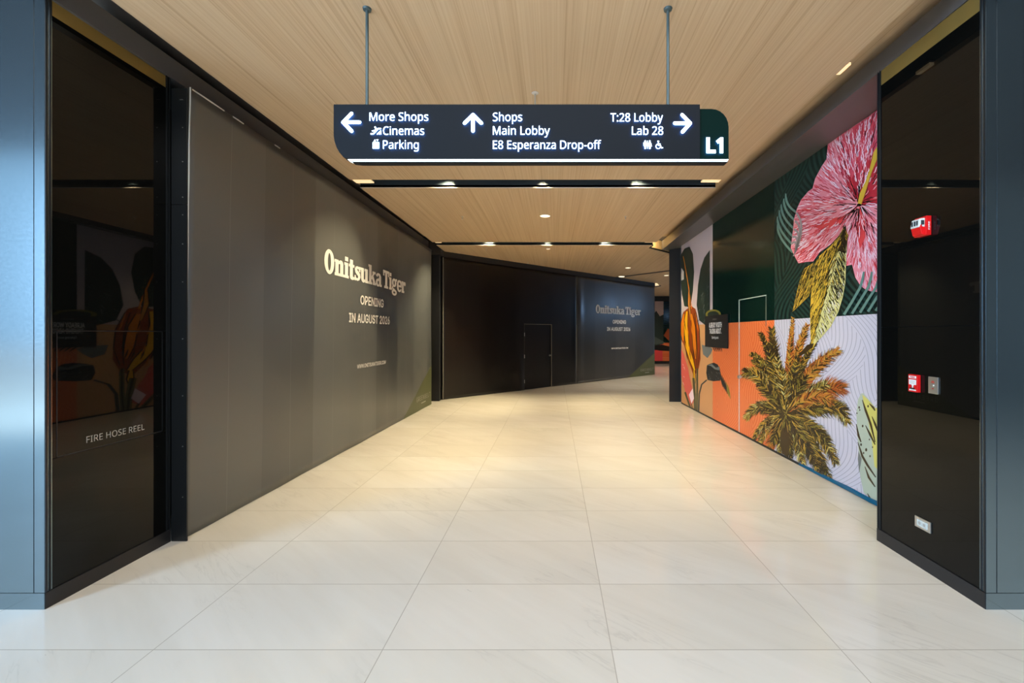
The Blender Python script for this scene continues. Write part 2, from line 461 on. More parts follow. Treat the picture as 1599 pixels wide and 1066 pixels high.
GLYPHS = {
 'N': {
  ' ': (175, ''),
  '-': (216, '27,154 27,206 189,206 189,154'),
  '1': (384, '181,0 181,335 181,381 183,418 164,400 142,381 91,339 60,379 189,480 238,480 238,0'),
  '2': (384, '32,0 32,49 158,176 219,240 257,296 264,315 268,334 269,355 267,380 259,400 246,415 229,427 208,434 185,436 162,435 142,430 123,424 69,390 38,430 102,470 128,479 155,484 185,486 226,482 262,471 291,452 312,427 325,396 330,359 328,334 323,311 314,288 271,224 207,155 107,56 107,54 349,54 349,0'),
  '8': (384, '193,-7 146,-3 106,8 75,27 51,53 38,85 33,122 34,143 39,162 47,179 83,221 132,251 110,265 90,281 73,299 59,320 51,344 48,372 50,395 57,416 67,434 81,450 98,463 118,473 141,480 165,485 191,486 231,483 265,473 295,457 317,434 331,406 335,371 334,353 330,336 323,321 289,283 244,254 298,222 336,181 344,164 349,145 351,124 346,87 332,55 308,29 276,9 238,-3|194,277 253,312 266,328 274,347 277,369 274,390 266,407 253,421 236,431 215,437 191,439 168,437 147,431 130,421 117,407 109,390 106,369 107,354 111,340 118,328 150,299|192,40 222,43 247,51 267,63 281,80 290,100 293,124 290,146 281,165 265,182 245,196 221,210 192,222 181,226 154,213 132,199 114,183 101,165 93,145 91,122 93,100 102,80 116,63 135,51 161,43'),
  ':': (180, '89,278 60,289 54,297 50,309 48,324 50,339 54,351 60,359 89,369 119,359 126,351 130,339 132,324 130,309 126,297 119,289|89,-9 60,1 54,10 50,22 48,36 50,51 54,63 60,71 89,81 119,71 126,63 130,51 132,36 130,22 126,10 119,1'),
  'C': (424, '261,-7 215,-3 174,7 139,24 109,46 85,75 65,109 52,149 44,192 41,240 44,287 53,330 67,368 88,403 114,431 146,455 183,472 225,483 271,486 320,483 364,474 404,458 379,407 330,425 271,433 223,427 182,410 149,381 124,343 110,296 105,240 109,184 123,137 146,98 178,69 219,52 270,46 330,52 385,65 385,13 329,-2'),
  'D': (490, '65,0 65,480 213,480 259,477 301,468 338,453 371,432 398,406 420,374 436,336 446,293 449,244 442,170 420,109 383,61 333,27 272,7 199,0|126,52 191,52 261,59 315,82 354,120 378,174 385,242 380,301 364,348 338,383 302,408 258,423 204,428 126,428'),
  'E': (373, '65,0 65,480 333,480 333,426 126,426 126,277 321,277 321,224 126,224 126,53 333,53 333,0'),
  'F': (348, '65,0 65,480 333,480 333,426 126,426 126,257 320,257 320,203 126,203 126,0'),
  'H': (498, '65,0 65,480 126,480 126,277 371,277 371,480 432,480 432,0 371,0 371,224 126,224 126,0'),
  'I': (228, '27,0 27,35 83,48 83,431 27,445 27,480 200,480 200,445 144,431 144,48 200,35 200,0'),
  'L': (352, '65,0 65,480 126,480 126,54 335,54 335,0'),
  'M': (609, '65,0 65,480 154,480 302,87 305,87 455,480 544,480 544,0 484,0 484,295 486,364 489,420 486,420 326,0 277,0 119,420 116,420 120,364 121,291 121,0'),
  'O': (524, '263,-7 216,-3 174,7 139,24 109,48 84,76 65,111 52,150 44,193 41,241 44,288 52,331 65,370 84,404 109,433 139,456 174,473 216,483 263,487 309,484 349,473 384,456 414,433 439,405 458,370 472,331 481,288 484,240 481,193 472,150 458,110 439,76 414,47 384,24 349,7 308,-3|263,46 312,51 352,69 382,98 403,137 416,184 420,240 416,297 403,344 382,382 352,411 313,428 263,434 214,428 174,411 143,382 122,344 109,297 105,240 109,184 122,137 143,98 173,69 213,51'),
  'P': (406, '65,0 65,480 192,480 249,475 295,463 329,443 353,415 367,380 372,338 370,313 364,288 354,264 340,243 320,224 294,208 263,196 225,189 181,187 126,187 126,0|126,238 174,238 216,241 250,248 276,261 295,279 306,304 310,336 306,364 296,387 280,405 257,418 225,425 187,428 126,428'),
  'R': (418, '65,0 65,480 197,480 252,476 296,464 329,446 353,419 367,385 372,343 370,319 366,298 358,279 348,264 336,250 322,239 276,215 408,0 337,0 221,198 126,198 126,0|126,249 197,249 233,252 261,259 283,272 298,290 307,313 310,340 306,369 297,391 281,407 259,418 230,425 194,427 126,427'),
  'S': (369, '166,-7 91,-1 34,16 34,74 94,54 169,46 201,48 228,55 249,66 265,82 274,101 277,123 267,163 232,192 164,222 126,238 96,256 72,276 54,300 44,329 40,364 42,388 49,410 60,429 74,446 92,460 114,471 138,480 165,485 193,486 266,479 326,459 307,408 253,426 192,433 165,431 142,425 124,414 112,400 104,383 101,363 111,323 144,294 206,267 278,233 296,221 310,207 322,191 330,173 335,152 337,128 332,89 317,56 291,29 256,9 215,-3'),
  'T': (373, '156,0 156,426 7,426 7,480 366,480 366,426 217,426 217,0'),
  'a': (377, '144,-7 114,-4 86,5 63,19 45,40 34,67 31,100 36,133 50,161 73,183 106,200 150,210 203,215 265,217 265,238 262,265 256,286 245,301 230,311 212,316 190,318 136,310 89,291 71,335 126,357 193,366 233,363 266,353 291,337 308,314 319,283 322,245 322,0 279,0 268,51 265,51 249,33 233,19 216,7 196,0 173,-5|158,41 187,44 212,52 234,66 251,86 261,112 264,144 264,176 211,174 171,170 140,163 118,152 103,138 95,121 92,99 94,81 100,66 110,55 124,47 140,43'),
  'b': (413, '228,-7 201,-5 178,0 158,9 142,20 128,32 116,46 111,46 99,0 57,0 57,510 116,510 116,386 115,344 113,312 116,312 128,327 142,339 158,351 178,359 201,364 228,366 269,361 305,345 335,319 358,283 372,237 376,180 372,123 358,77 335,40 305,14 269,-1|219,42 248,46 273,58 291,78 304,105 312,139 315,181 311,230 299,268 280,295 253,312 218,317 183,313 157,302 138,284 126,258 119,224 116,182 116,179 119,138 126,105 138,78 157,58 184,46'),
  'e': (379, '210,-7 177,-4 147,3 120,14 96,30 75,51 59,76 47,106 39,140 37,177 39,215 46,249 57,279 72,305 90,326 112,344 138,357 166,364 196,367 226,364 252,358 276,347 296,331 313,312 327,290 337,264 343,235 345,204 345,169 98,169 102,131 113,100 129,76 152,58 180,47 213,44 274,50 328,69 328,17 274,-1|99,216 283,216 280,244 273,269 262,290 245,306 223,315 195,318 169,315 147,306 129,291 114,271 105,245'),
  'f': (231, '73,0 73,314 10,314 10,342 73,362 73,383 77,425 87,458 104,483 127,500 156,510 190,514 229,510 260,502 244,455 220,462 191,465 173,463 158,457 147,446 139,430 134,409 132,383 132,360 223,360 223,314 132,314 132,0'),
  'g': (413, '195,-161 145,-159 102,-151 65,-138 65,-84 103,-100 148,-109 198,-112 227,-109 251,-100 271,-85 286,-65 295,-40 298,-11 298,3 298,27 300,48 297,48 268,17 231,-1 185,-7 142,-1 106,15 76,42 54,79 41,125 37,179 41,233 54,278 76,316 106,344 142,361 185,367 208,365 229,361 249,353 267,343 283,329 298,312 301,312 309,360 356,360 356,-6 352,-53 338,-92 317,-122 286,-144 245,-157|194,42 227,45 253,55 273,71 287,94 295,126 298,165 298,179 295,224 287,259 273,285 252,303 226,313 193,317 165,313 142,301 123,281 109,254 101,220 98,179 101,138 109,104 123,77 141,57 165,46'),
  'h': (415, '57,0 57,510 116,510 116,361 113,310 117,310 130,327 146,341 164,352 185,360 206,364 229,366 269,363 302,352 328,335 346,310 357,276 361,234 361,0 302,0 302,230 299,262 289,286 273,303 251,314 222,317 186,313 158,302 139,283 126,257 119,225 116,186 116,0'),
  'i': (173, '87,420 62,429 57,436 54,446 52,457 54,469 57,479 62,486 87,495 111,486 117,479 120,469 122,457 120,446 117,436 111,429|57,0 57,360 116,360 116,0'),
  'k': (359, '57,0 57,510 116,510 116,244 115,216 113,185 116,185 128,201 144,221 158,238 273,360 343,360 197,206 353,0 281,0 156,168 116,132 116,0'),
  'm': (628, '57,0 57,360 105,360 113,311 117,311 129,328 144,342 162,353 182,361 202,365 223,367 273,360 310,340 333,306 336,306 350,325 366,340 386,352 407,360 429,365 452,367 489,363 520,353 543,335 560,310 570,277 574,234 574,0 515,0 515,232 512,262 503,286 489,303 468,314 442,317 410,314 385,304 367,287 355,264 347,234 345,199 345,0 286,0 286,232 283,262 274,286 260,303 239,314 212,317 180,313 155,302 137,283 125,258 118,226 116,187 116,0'),
  'n': (415, '57,0 57,360 105,360 113,311 117,311 130,328 146,342 165,353 186,361 208,365 230,367 270,363 302,353 328,335 346,310 357,277 361,234 361,0 302,0 302,230 299,262 289,286 273,303 251,314 222,317 186,313 158,302 139,283 126,258 119,226 116,187 116,0'),
  'o': (406, '202,-7 172,-4 143,3 117,15 94,32 75,53 58,79 46,109 39,143 37,181 42,236 57,282 82,318 116,345 156,361 204,367 236,364 264,357 290,345 314,328 333,307 349,282 361,252 368,218 370,181 365,126 350,79 325,42 291,15 250,-1|203,42 237,46 263,59 283,80 298,107 306,141 309,181 306,220 298,253 283,281 263,301 236,313 203,317 169,313 143,301 123,281 109,253 101,220 98,181 101,141 109,107 123,80 143,59 170,46'),
  'p': (413, '57,-161 57,360 105,360 113,311 116,311 128,326 142,339 158,351 178,360 201,365 228,367 270,362 305,346 335,320 358,284 372,238 376,181 372,124 358,78 335,41 305,14 269,-1 228,-7 202,-5 179,0 159,9 116,46 112,46 115,17 116,-13 116,-161|219,42 240,44 258,50 273,60 286,74 296,90 305,110 315,181 312,220 304,253 291,280 272,301 248,313 218,317 185,314 159,303 140,286 127,262 119,231 116,192 116,181 119,140 126,106 138,78 157,58 184,46'),
  'r': (277, '57,0 57,360 105,360 112,294 115,294 128,313 143,330 160,345 179,357 201,364 225,367 247,366 267,363 260,308 241,312 221,313 203,311 186,306 169,298 154,286 141,272 131,256 123,236 118,215 116,192 116,0'),
  's': (322, '148,-7 83,-1 35,16 35,70 87,50 149,41 176,43 198,47 214,55 225,66 232,79 234,94 227,118 200,140 146,164 86,191 48,223 40,237 36,253 34,271 38,299 51,323 72,342 99,356 132,364 169,367 231,360 284,343 264,296 216,312 165,318 143,317 124,313 110,307 99,298 93,287 91,275 99,249 129,229 183,206 242,180 279,147 286,133 290,118 291,99 287,67 274,41 253,20 224,5 189,-4'),
  'y': (342, '56,-161 28,-160 7,-156 7,-109 25,-111 47,-113 66,-111 83,-105 97,-95 108,-82 118,-67 127,-49 146,-1 1,360 64,360 142,155 160,104 172,57 175,57 187,101 206,156 279,360 343,360 187,-50 174,-81 157,-108 139,-131 116,-148 89,-158'),
  'z': (316, '26,0 26,39 220,314 38,314 38,360 285,360 285,316 94,46 289,46 289,0'),
 },
 'I': {
  ' ': (188, ''),
  '.': (188, '95,-4 83,-3 73,1 63,9 55,18 51,29 50,41 51,53 55,64 63,73 73,81 83,85 95,87 107,85 118,81 128,73 135,64 140,53 141,41 140,29 135,18 128,9 118,1 107,-3'),
  '0': (453, '227,-7 191,-3 158,7 130,24 105,48 85,77 69,113 57,155 50,202 48,254 50,306 57,353 69,395 85,431 106,461 130,484 159,502 191,512 227,516 262,512 295,502 323,484 348,461 368,431 384,395 396,353 403,306 405,254 403,202 396,155 384,113 368,77 348,48 323,24 295,7 263,-3|227,50 250,52 271,60 290,74 306,92 320,116 330,144 338,176 342,213 344,254 342,295 338,332 330,365 320,393 306,416 290,435 271,449 250,457 227,460 203,457 182,449 163,435 147,416 134,393 123,365 115,332 111,295 109,254 111,213 115,176 123,144 134,116 147,92 163,74 182,60 203,52'),
  '2': (453, '64,0 64,47 234,229 282,282 311,327 320,371 319,389 315,405 308,419 298,431 287,441 273,449 224,460 205,458 188,454 172,447 159,438 148,427 139,413 132,398 128,381 127,362 66,362 68,391 75,418 86,442 102,464 121,482 143,496 168,507 196,513 225,516 254,513 281,507 306,497 328,482 346,465 361,445 372,423 379,398 381,372 371,318 336,259 267,180 153,60 153,57 389,57 389,0'),
  '6': (453, '226,-7 196,-4 168,3 142,15 119,31 100,51 84,74 73,101 66,130 64,162 65,187 71,212 80,239 137,340 252,509 322,509 151,261 145,261 165,288 196,307 235,314 265,312 291,305 316,295 337,280 355,262 370,240 380,215 387,187 389,157 387,127 379,98 368,73 352,50 333,30 310,14 284,3 257,-4|226,48 245,50 263,55 279,63 293,73 304,86 314,101 322,119 326,137 327,157 326,178 322,196 314,213 304,228 293,241 279,251 263,259 245,264 226,265 207,264 190,259 174,252 160,241 148,229 138,214 131,197 126,179 125,158 126,138 131,119 138,102 148,86 160,73 174,63 190,55 207,50'),
  'A': (480, '16,0 201,509 276,509 463,0 395,0 287,302 264,372 232,478 245,478 213,371 191,302 85,0|110,142 110,199 370,199 370,142'),
  'B': (456, '60,0 60,509 241,509 274,507 304,501 329,491 350,477 367,461 381,442 390,421 396,398 398,374 397,353 393,336 387,320 356,286 315,267 315,262 331,260 347,254 363,245 378,234 391,220 402,203 411,184 416,161 418,136 416,111 410,88 400,67 386,48 368,31 344,18 317,8 284,2 247,0|125,57 245,57 281,60 309,67 330,80 344,96 353,115 355,137 354,153 350,169 342,184 333,197 320,209 306,218 289,225 269,229 248,231 125,231|125,285 238,285 288,296 302,304 314,314 323,326 330,340 335,355 336,372 333,393 326,412 313,429 294,442 270,449 240,452 125,452'),
  'C': (510, '267,-7 225,-3 186,7 150,25 119,49 92,79 70,115 53,157 44,203 40,254 44,305 53,352 70,393 92,429 119,459 150,484 186,501 225,512 267,516 340,504 362,496 383,485 402,471 419,456 435,438 448,418 459,397 467,373 473,348 408,348 389,395 357,428 315,449 267,456 237,453 209,445 184,432 161,414 141,391 125,364 113,332 106,295 103,254 106,213 113,177 125,145 141,117 161,94 184,76 210,63 237,56 267,53 315,60 357,81 389,114 408,160 473,160 467,135 459,112 448,91 435,71 420,53 402,38 383,24 363,13 341,5 317,-2 293,-6'),
  'D': (502, '219,0 96,0 96,57 215,57 254,60 288,68 318,81 343,99 363,122 379,149 390,181 397,216 399,255 397,294 390,329 379,361 364,388 344,410 320,428 291,441 258,449 221,452 93,452 93,509 225,509 273,505 315,495 353,478 385,455 412,426 433,391 449,351 458,306 462,255 458,205 449,159 433,119 411,83 384,54 351,31 312,14 268,3|125,509 125,0 60,0 60,509'),
  'E': (419, '60,0 60,509 372,509 372,452 125,452 125,286 355,286 355,229 125,229 125,57 375,57 375,0'),
  'G': (520, '269,-7 225,-3 185,7 149,25 118,49 91,79 69,116 53,157 43,203 40,254 43,305 53,352 69,393 91,429 117,459 149,484 184,501 223,512 265,516 291,514 316,510 340,504 363,494 384,483 403,469 421,453 436,436 449,416 460,395 468,373 474,349 408,349 387,393 356,427 315,448 265,456 236,453 209,445 183,432 160,414 141,392 125,364 113,332 106,295 103,254 106,213 113,177 125,145 141,117 161,95 184,76 210,63 238,56 269,53 296,55 322,61 345,71 365,85 382,102 396,123 407,147 413,173 415,202 434,199 283,199 283,256 478,256 478,200 475,160 466,124 451,91 431,62 406,38 377,19 344,5 308,-4'),
  'H': (517, '60,0 60,509 125,509 125,289 392,289 392,509 457,509 457,0 392,0 392,232 125,232 125,0'),
  'I': (301, '31,0 31,57 118,57 118,452 31,452 31,509 269,509 269,452 183,452 183,57 269,57 269,0'),
  'K': (467, '104,145 104,216 139,261 174,303 212,344 364,509 448,509 231,276 228,276|60,0 60,509 125,509 125,334 124,225 125,193 125,0|372,0 188,259 228,309 449,0'),
  'L': (393, '60,0 60,509 125,509 125,57 361,57 361,0'),
  'M': (628, '60,0 60,509 152,509 277,187 287,159 299,123 311,84 322,49 307,49 318,83 330,121 342,158 352,187 476,509 568,509 568,0 504,0 504,291 504,327 505,369 506,413 507,457 513,457 498,409 482,363 467,322 456,291 342,0 286,0 170,291 159,321 145,361 129,408 112,457 119,457 120,416 121,372 122,328 122,291 122,0'),
  'N': (523, '60,0 60,509 136,509 343,183 363,151 388,107 414,55 405,54 401,108 399,157 399,195 399,509 463,509 463,0 387,0 202,290 177,331 148,381 108,452 119,454 122,384 124,328 125,291 125,0'),
  'O': (533, '267,-7 225,-3 186,7 150,25 119,49 92,79 70,115 53,157 44,203 40,254 44,305 53,352 70,393 92,429 119,459 150,484 186,501 225,512 267,516 309,512 348,501 384,484 415,459 442,429 464,393 480,352 490,305 493,254 490,203 480,157 464,115 442,79 415,49 384,25 348,7 309,-3|267,53 296,55 324,63 349,76 372,94 392,116 408,144 420,176 428,213 430,254 428,295 420,332 408,365 392,392 372,415 349,433 324,446 296,453 267,456 237,453 210,445 184,433 161,415 142,392 125,364 113,332 106,295 103,254 106,213 113,176 125,144 142,117 161,94 184,76 210,63 237,55'),
  'P': (445, '60,0 60,509 235,509 272,506 305,499 332,487 356,471 375,452 390,430 400,404 407,377 409,348 407,318 400,291 390,265 375,243 356,223 332,207 305,195 272,188 235,186 109,186 109,242 233,242 257,244 279,248 297,256 312,266 324,279 333,294 339,310 343,328 344,348 343,367 339,385 333,402 324,416 312,428 297,439 279,446 257,451 232,452 125,452 125,0'),
  'R': (449, '60,0 60,509 236,509 273,506 305,500 333,489 356,473 376,455 390,433 401,408 407,381 409,352 407,323 401,296 390,271 376,250 356,232 333,217 305,206 273,200 236,198 96,198 96,255 234,255 258,256 280,260 298,267 313,276 325,287 334,300 340,316 344,333 345,352 344,371 340,389 334,405 325,419 313,430 298,440 279,446 258,451 233,452 125,452 125,0|353,0 230,229 303,229 428,0'),
  'S': (447, '224,-9 188,-7 156,-1 128,9 102,23 81,40 64,60 51,83 42,109 38,137 104,137 108,118 114,102 123,88 136,76 150,66 166,59 224,49 246,50 267,54 286,60 303,69 317,79 329,92 338,106 344,122 346,139 344,154 340,168 332,179 296,205 245,222 184,239 145,253 112,269 86,289 67,313 56,341 52,372 54,400 62,425 75,448 92,468 113,484 138,498 165,508 195,514 227,516 259,514 289,508 316,498 340,484 360,468 377,449 390,427 398,403 401,378 337,378 332,402 320,421 302,437 280,449 254,456 225,459 204,457 185,454 167,448 152,440 139,430 129,418 121,405 117,391 115,376 117,359 122,345 131,334 169,308 212,293 264,279 312,264 359,238 395,198 402,180 407,161 408,139 406,112 399,87 386,64 370,43 349,25 323,11 294,0 261,-7'),
  'T': (449, '32,452 32,509 417,509 417,452 257,452 257,0 193,0 193,452'),
  'U': (517, '259,-8 220,-6 186,2 154,15 126,33 103,55 85,80 71,108 63,140 60,173 60,509 124,509 124,178 126,155 132,133 141,113 153,95 169,80 187,68 208,59 232,53 259,52 285,53 309,59 331,68 349,80 364,95 377,113 385,133 391,155 393,178 393,509 457,509 457,173 454,140 446,108 433,80 414,55 391,33 363,15 332,2 297,-6'),
  'W': (686, '155,0 16,509 82,509 163,196 175,145 187,94 197,40 189,40 200,94 211,145 224,196 306,509 380,509 462,196 474,145 486,94 497,40 488,40 499,94 510,145 523,196 603,509 670,509 530,0 455,0 368,323 351,391 336,475 350,475 335,395 318,323 230,0'),
  'Y': (472, '203,0 203,208 16,509 91,509 192,344 222,292 250,230 224,230 251,293 280,344 381,509 455,509 268,208 268,0'),
  'e': (404, '212,-8 177,-5 145,3 117,16 92,35 72,58 56,85 44,116 37,150 34,187 36,224 44,258 55,290 71,317 91,340 115,359 142,373 172,382 205,384 266,374 285,366 303,355 319,341 334,324 347,305 357,282 365,256 370,227 371,194 371,169 75,169 75,221 338,221 310,202 308,226 304,248 298,269 288,286 277,301 263,314 246,323 227,328 205,330 183,328 164,323 146,313 131,301 119,286 109,270 102,251 97,231 96,211 96,178 98,151 102,127 110,106 121,88 135,73 151,61 169,53 190,48 212,46 254,53 285,73 306,105 365,91 358,72 348,55 335,39 320,26 302,14 283,4 261,-3 237,-7'),
  'g': (425, '207,-151 180,-149 156,-146 134,-140 82,-110 51,-69 101,-41 122,-66 154,-88 207,-97 236,-95 261,-87 282,-75 298,-58 308,-34 311,-6 311,68 306,68 287,41 252,16 236,10 217,6 195,5 165,7 138,14 113,27 90,43 71,65 55,90 43,120 36,154 34,191 36,229 43,263 55,293 71,320 90,342 112,361 138,374 166,382 196,384 218,383 237,379 253,373 288,346 308,319 313,319 313,379 372,379 372,-9 370,-40 363,-67 350,-90 334,-109 314,-124 291,-136 265,-144 237,-149|205,59 227,61 246,66 264,75 278,87 290,103 300,121 307,142 311,166 312,193 311,219 307,242 300,264 291,283 279,299 264,312 247,322 227,328 205,330 182,328 163,322 145,312 130,298 118,282 109,262 102,241 98,218 96,193 98,167 102,144 109,123 118,104 131,88 145,76 163,66 183,61'),
  'i': (167, '53,0 53,379 114,379 114,0|84,443 73,444 63,448 54,455 47,463 43,472 41,483 43,494 47,504 54,512 63,518 73,522 84,524 95,522 105,518 114,512 121,504 125,494 126,483 125,472 121,463 114,455 105,448 95,444'),
  'n': (410, '114,227 114,0 53,0 53,379 112,379 112,287 102,287 116,319 132,344 152,362 175,374 200,382 227,384 252,383 275,377 295,369 313,356 328,340 341,321 350,298 355,271 357,240 357,0 296,0 296,235 293,263 286,286 273,304 256,318 235,326 210,329 192,328 176,324 161,317 147,308 136,297 126,283 119,266 115,248'),
  'o': (415, '207,-8 174,-5 144,3 117,16 93,35 72,58 56,85 44,116 37,150 34,187 37,225 44,260 56,291 72,318 93,341 117,360 144,374 174,382 207,384 241,382 271,374 299,360 323,341 343,318 359,291 371,260 379,225 381,187 379,150 371,116 359,85 343,58 323,35 299,16 271,3 241,-5|207,46 231,49 252,55 270,66 285,80 298,97 307,117 314,139 318,163 319,187 318,212 314,236 307,258 298,278 285,296 270,310 252,321 231,328 207,330 184,328 163,321 145,310 130,296 118,278 108,258 102,236 98,212 96,187 98,163 102,139 108,117 118,97 130,80 145,66 163,55 184,49'),
  'p': (424, '53,-143 53,379 112,379 112,319 118,319 137,346 171,373 188,379 207,383 229,384 259,382 287,374 313,361 335,342 354,320 370,293 381,261 388,227 390,189 388,151 381,116 370,84 355,57 336,34 313,16 288,3 260,-6 229,-8 208,-7 189,-3 173,4 138,31 118,59 114,59 114,-143|220,47 242,49 262,55 279,66 294,80 306,97 316,117 323,139 327,163 328,189 327,215 323,239 316,261 307,281 295,298 280,311 262,322 243,328 220,330 198,328 178,322 161,312 147,299 134,282 125,263 118,241 114,216 113,189 114,162 118,138 125,115 135,95 147,78 162,65 179,55 198,49'),
  's': (365, '182,-8 157,-7 133,-3 112,3 93,12 76,24 62,38 50,54 41,73 36,94 94,107 101,87 111,72 124,60 141,52 160,47 181,45 206,47 227,53 244,62 258,74 265,88 268,103 266,115 262,126 254,136 243,144 229,150 212,155 149,170 118,180 92,192 72,208 58,227 50,249 47,274 49,295 55,314 65,332 79,347 95,360 115,370 137,378 161,383 187,384 212,383 234,379 254,372 271,363 286,352 299,339 324,290 268,277 262,291 254,304 243,316 228,325 210,331 187,333 166,331 147,326 131,317 119,305 111,292 109,277 110,264 115,253 124,243 172,223 229,209 261,200 287,187 306,171 320,153 328,131 331,107 329,85 323,65 312,47 298,31 281,18 260,6 236,-2 210,-7'),
 },
}

# ------------------------------------------------------------------ helpers: flat shapes and lettering on a surface
def fill(mb, loops, place, mat, off=0.0, depth=0.0, side=None, back=None):
    """flat filled outline (with holes): place(u, v, n) -> point. depth > 0 raises it into a solid letter"""
    vl = [[Vector((x, y, 0)) for x, y in l] for l in loops if len(l) > 2]
    if not vl: return
    tri = geometry.tessellate_polygon(vl)
    flat = [p for l in vl for p in l]
    mb.tris([place(p.x, p.y, off + depth) for p in flat], [tuple(t) for t in tri], mat)
    if depth:
        for l in vl:
            n = len(l)
            pts = [place(p.x, p.y, off) for p in l] + [place(p.x, p.y, off + depth) for p in l]
            mb.tris(pts, [(i, (i + 1) % n, n + (i + 1) % n, n + i) for i in range(n)], side or mat)
        mb.tris([place(p.x, p.y, off) for p in flat], [tuple(t) for t in tri], back or mat)


def fatten(loop, d):
    """moves an outline outwards (glyph outlines run clockwise outside, counter-clockwise inside)"""
    n = len(loop)
    out = []
    for i in range(n):
        p0, p1, p2 = Vector(loop[i - 1]), Vector(loop[i]), Vector(loop[(i + 1) % n])
        e1, e2 = (p1 - p0), (p2 - p1)
        if e1.length < 1e-9 or e2.length < 1e-9:
            out.append(tuple(p1)); continue
        e1.normalize(); e2.normalize()
        n1, n2 = Vector((-e1.y, e1.x)), Vector((-e2.y, e2.x))
        b = n1 + n2
        if b.length < 1e-6:
            out.append(tuple(p1)); continue
        b.normalize()
        k = d / max(0.45, b.dot(n1))
        out.append(tuple(p1 + b * k))
    return out


def glyph_loops(font, ch):
    adv, s = GLYPHS[font][ch]
    return adv / 1000.0, [[tuple(int(q) / 1000.0 for q in p.split(',')) for p in l.split()] for l in s.split('|')] if s else []


def text(mb, font, s, place, u0, u1, v, cap, mat, bold=0.0, track=0.0, off=0.003, depth=0.0, side=None, back=None):
    """a line of lettering from u0 to u1 on baseline v with capitals of height cap"""
    items, x = [], 0.0
    for ch in s:
        adv, loops = glyph_loops(font, ch)
        if loops: items.append((x, loops))
        x += adv + track
    x0 = min(p[0] for ox, ls in items[:1] for l in ls for p in l)
    ox, ls = items[-1]
    x1 = ox + max(p[0] for l in ls for p in l)
    kx = (u1 - u0) / (x1 - x0)
    ce = max(p[1] for l in glyph_loops(font, 'E')[1] for p in l)
    kz = cap / ce
    for ox, ls in items:
        areas = [sum(l[i - 1][0] * l[i][1] - l[i][0] * l[i - 1][1] for i in range(len(l))) for l in ls]
        sgn = 1 if areas[max(range(len(ls)), key=lambda i: abs(areas[i]))] > 0 else -1
        outer = [l for l, a in zip(ls, areas) if a * sgn > 0]
        holes = [l for l, a in zip(ls, areas) if a * sgn <= 0]
        for j, o_ in enumerate(outer):
            grp = [o_] + [h for h in holes if inside(h[0], o_)]
            if bold: grp = [fatten(l, -sgn * bold) for l in grp]
            fill(mb, [[(u0 + (ox + p[0] - x0) * kx, v + p[1] * kz) for p in l] for l in grp], place, mat, off + 0.0001 * j, depth, side, back)


def rect(x0, y0, x1, y1): return [(x0, y0), (x0, y1), (x1, y1), (x1, y0)]


def oval(cx, cy, rx, ry, a0=0, a1=360, n=28):
    return [(cx + rx * math.cos(R(a0 + (a1 - a0) * i / n)), cy + ry * math.sin(R(a0 + (a1 - a0) * i / n))) for i in range(n + (0 if a1 - a0 == 360 else 1))]


def stroke2(pts, w, round_ends=True):
    """outline of a polyline of width w (number or list)"""
    n = len(pts)
    ws = w if isinstance(w, (list, tuple)) else [w] * n
    L, Rr = [], []
    for i in range(n):
        a = Vector(pts[max(i - 1, 0)]); b = Vector(pts[min(i + 1, n - 1)])
        d = (b - a)
        if d.length < 1e-9: d = Vector((1, 0))
        d.normalize()
        nn = Vector((-d.y, d.x)) * ws[i] / 2
        p = Vector(pts[i])
        L.append(p + nn); Rr.append(p - nn)
    out = [tuple(p) for p in L]
    if round_ends:
        d = (Vector(pts[-1]) - Vector(pts[-2])).normalized()
        a = math.atan2(d.y, d.x)
        out += [(pts[-1][0] + ws[-1] / 2 * math.cos(a + t), pts[-1][1] + ws[-1] / 2 * math.sin(a + t)) for t in (0.9, 0.3, -0.3, -0.9)]
    out += [tuple(p) for p in reversed(Rr)]
    if round_ends:
        d = (Vector(pts[0]) - Vector(pts[1])).normalized()
        a = math.atan2(d.y, d.x)
        out += [(pts[0][0] + ws[0] / 2 * math.cos(a + t), pts[0][1] + ws[0] / 2 * math.sin(a + t)) for t in (0.9, 0.3, -0.3, -0.9)]
    return out


def strip(mb, pts, w, place, mat, off):
    """stroke drawn as a run of quads: safe for any bend"""
    n = len(pts)
    ws = w if isinstance(w, (list, tuple)) else [w] * n
    vs = []
    for i in range(n):
        a = Vector(pts[max(i - 1, 0)]); b = Vector(pts[min(i + 1, n - 1)])
        d = (b - a)
        if d.length < 1e-9: d = Vector((1, 0))
        d.normalize()
        nn = Vector((-d.y, d.x)) * ws[i] / 2
        p = Vector(pts[i])
        vs += [place(*(p + nn), off), place(*(p - nn), off)]
    mb.tris(vs, [(2 * i, 2 * i + 1, 2 * i + 3, 2 * i + 2) for i in range(n - 1)], mat)


def bez(p0, p1, p2, n=10):
    return [((1 - t) ** 2 * p0[0] + 2 * t * (1 - t) * p1[0] + t * t * p2[0], (1 - t) ** 2 * p0[1] + 2 * t * (1 - t) * p1[1] + t * t * p2[1]) for t in [i / n for i in range(n + 1)]]


def inside(p, poly):
    x, y = p
    r = False
    j = len(poly) - 1
    for i in range(len(poly)):
        xi, yi = poly[i]; xj, yj = poly[j]
        if (yi > y) != (yj > y) and x < (xj - xi) * (y - yi) / (yj - yi) + xi: r = not r
        j = i
    return r


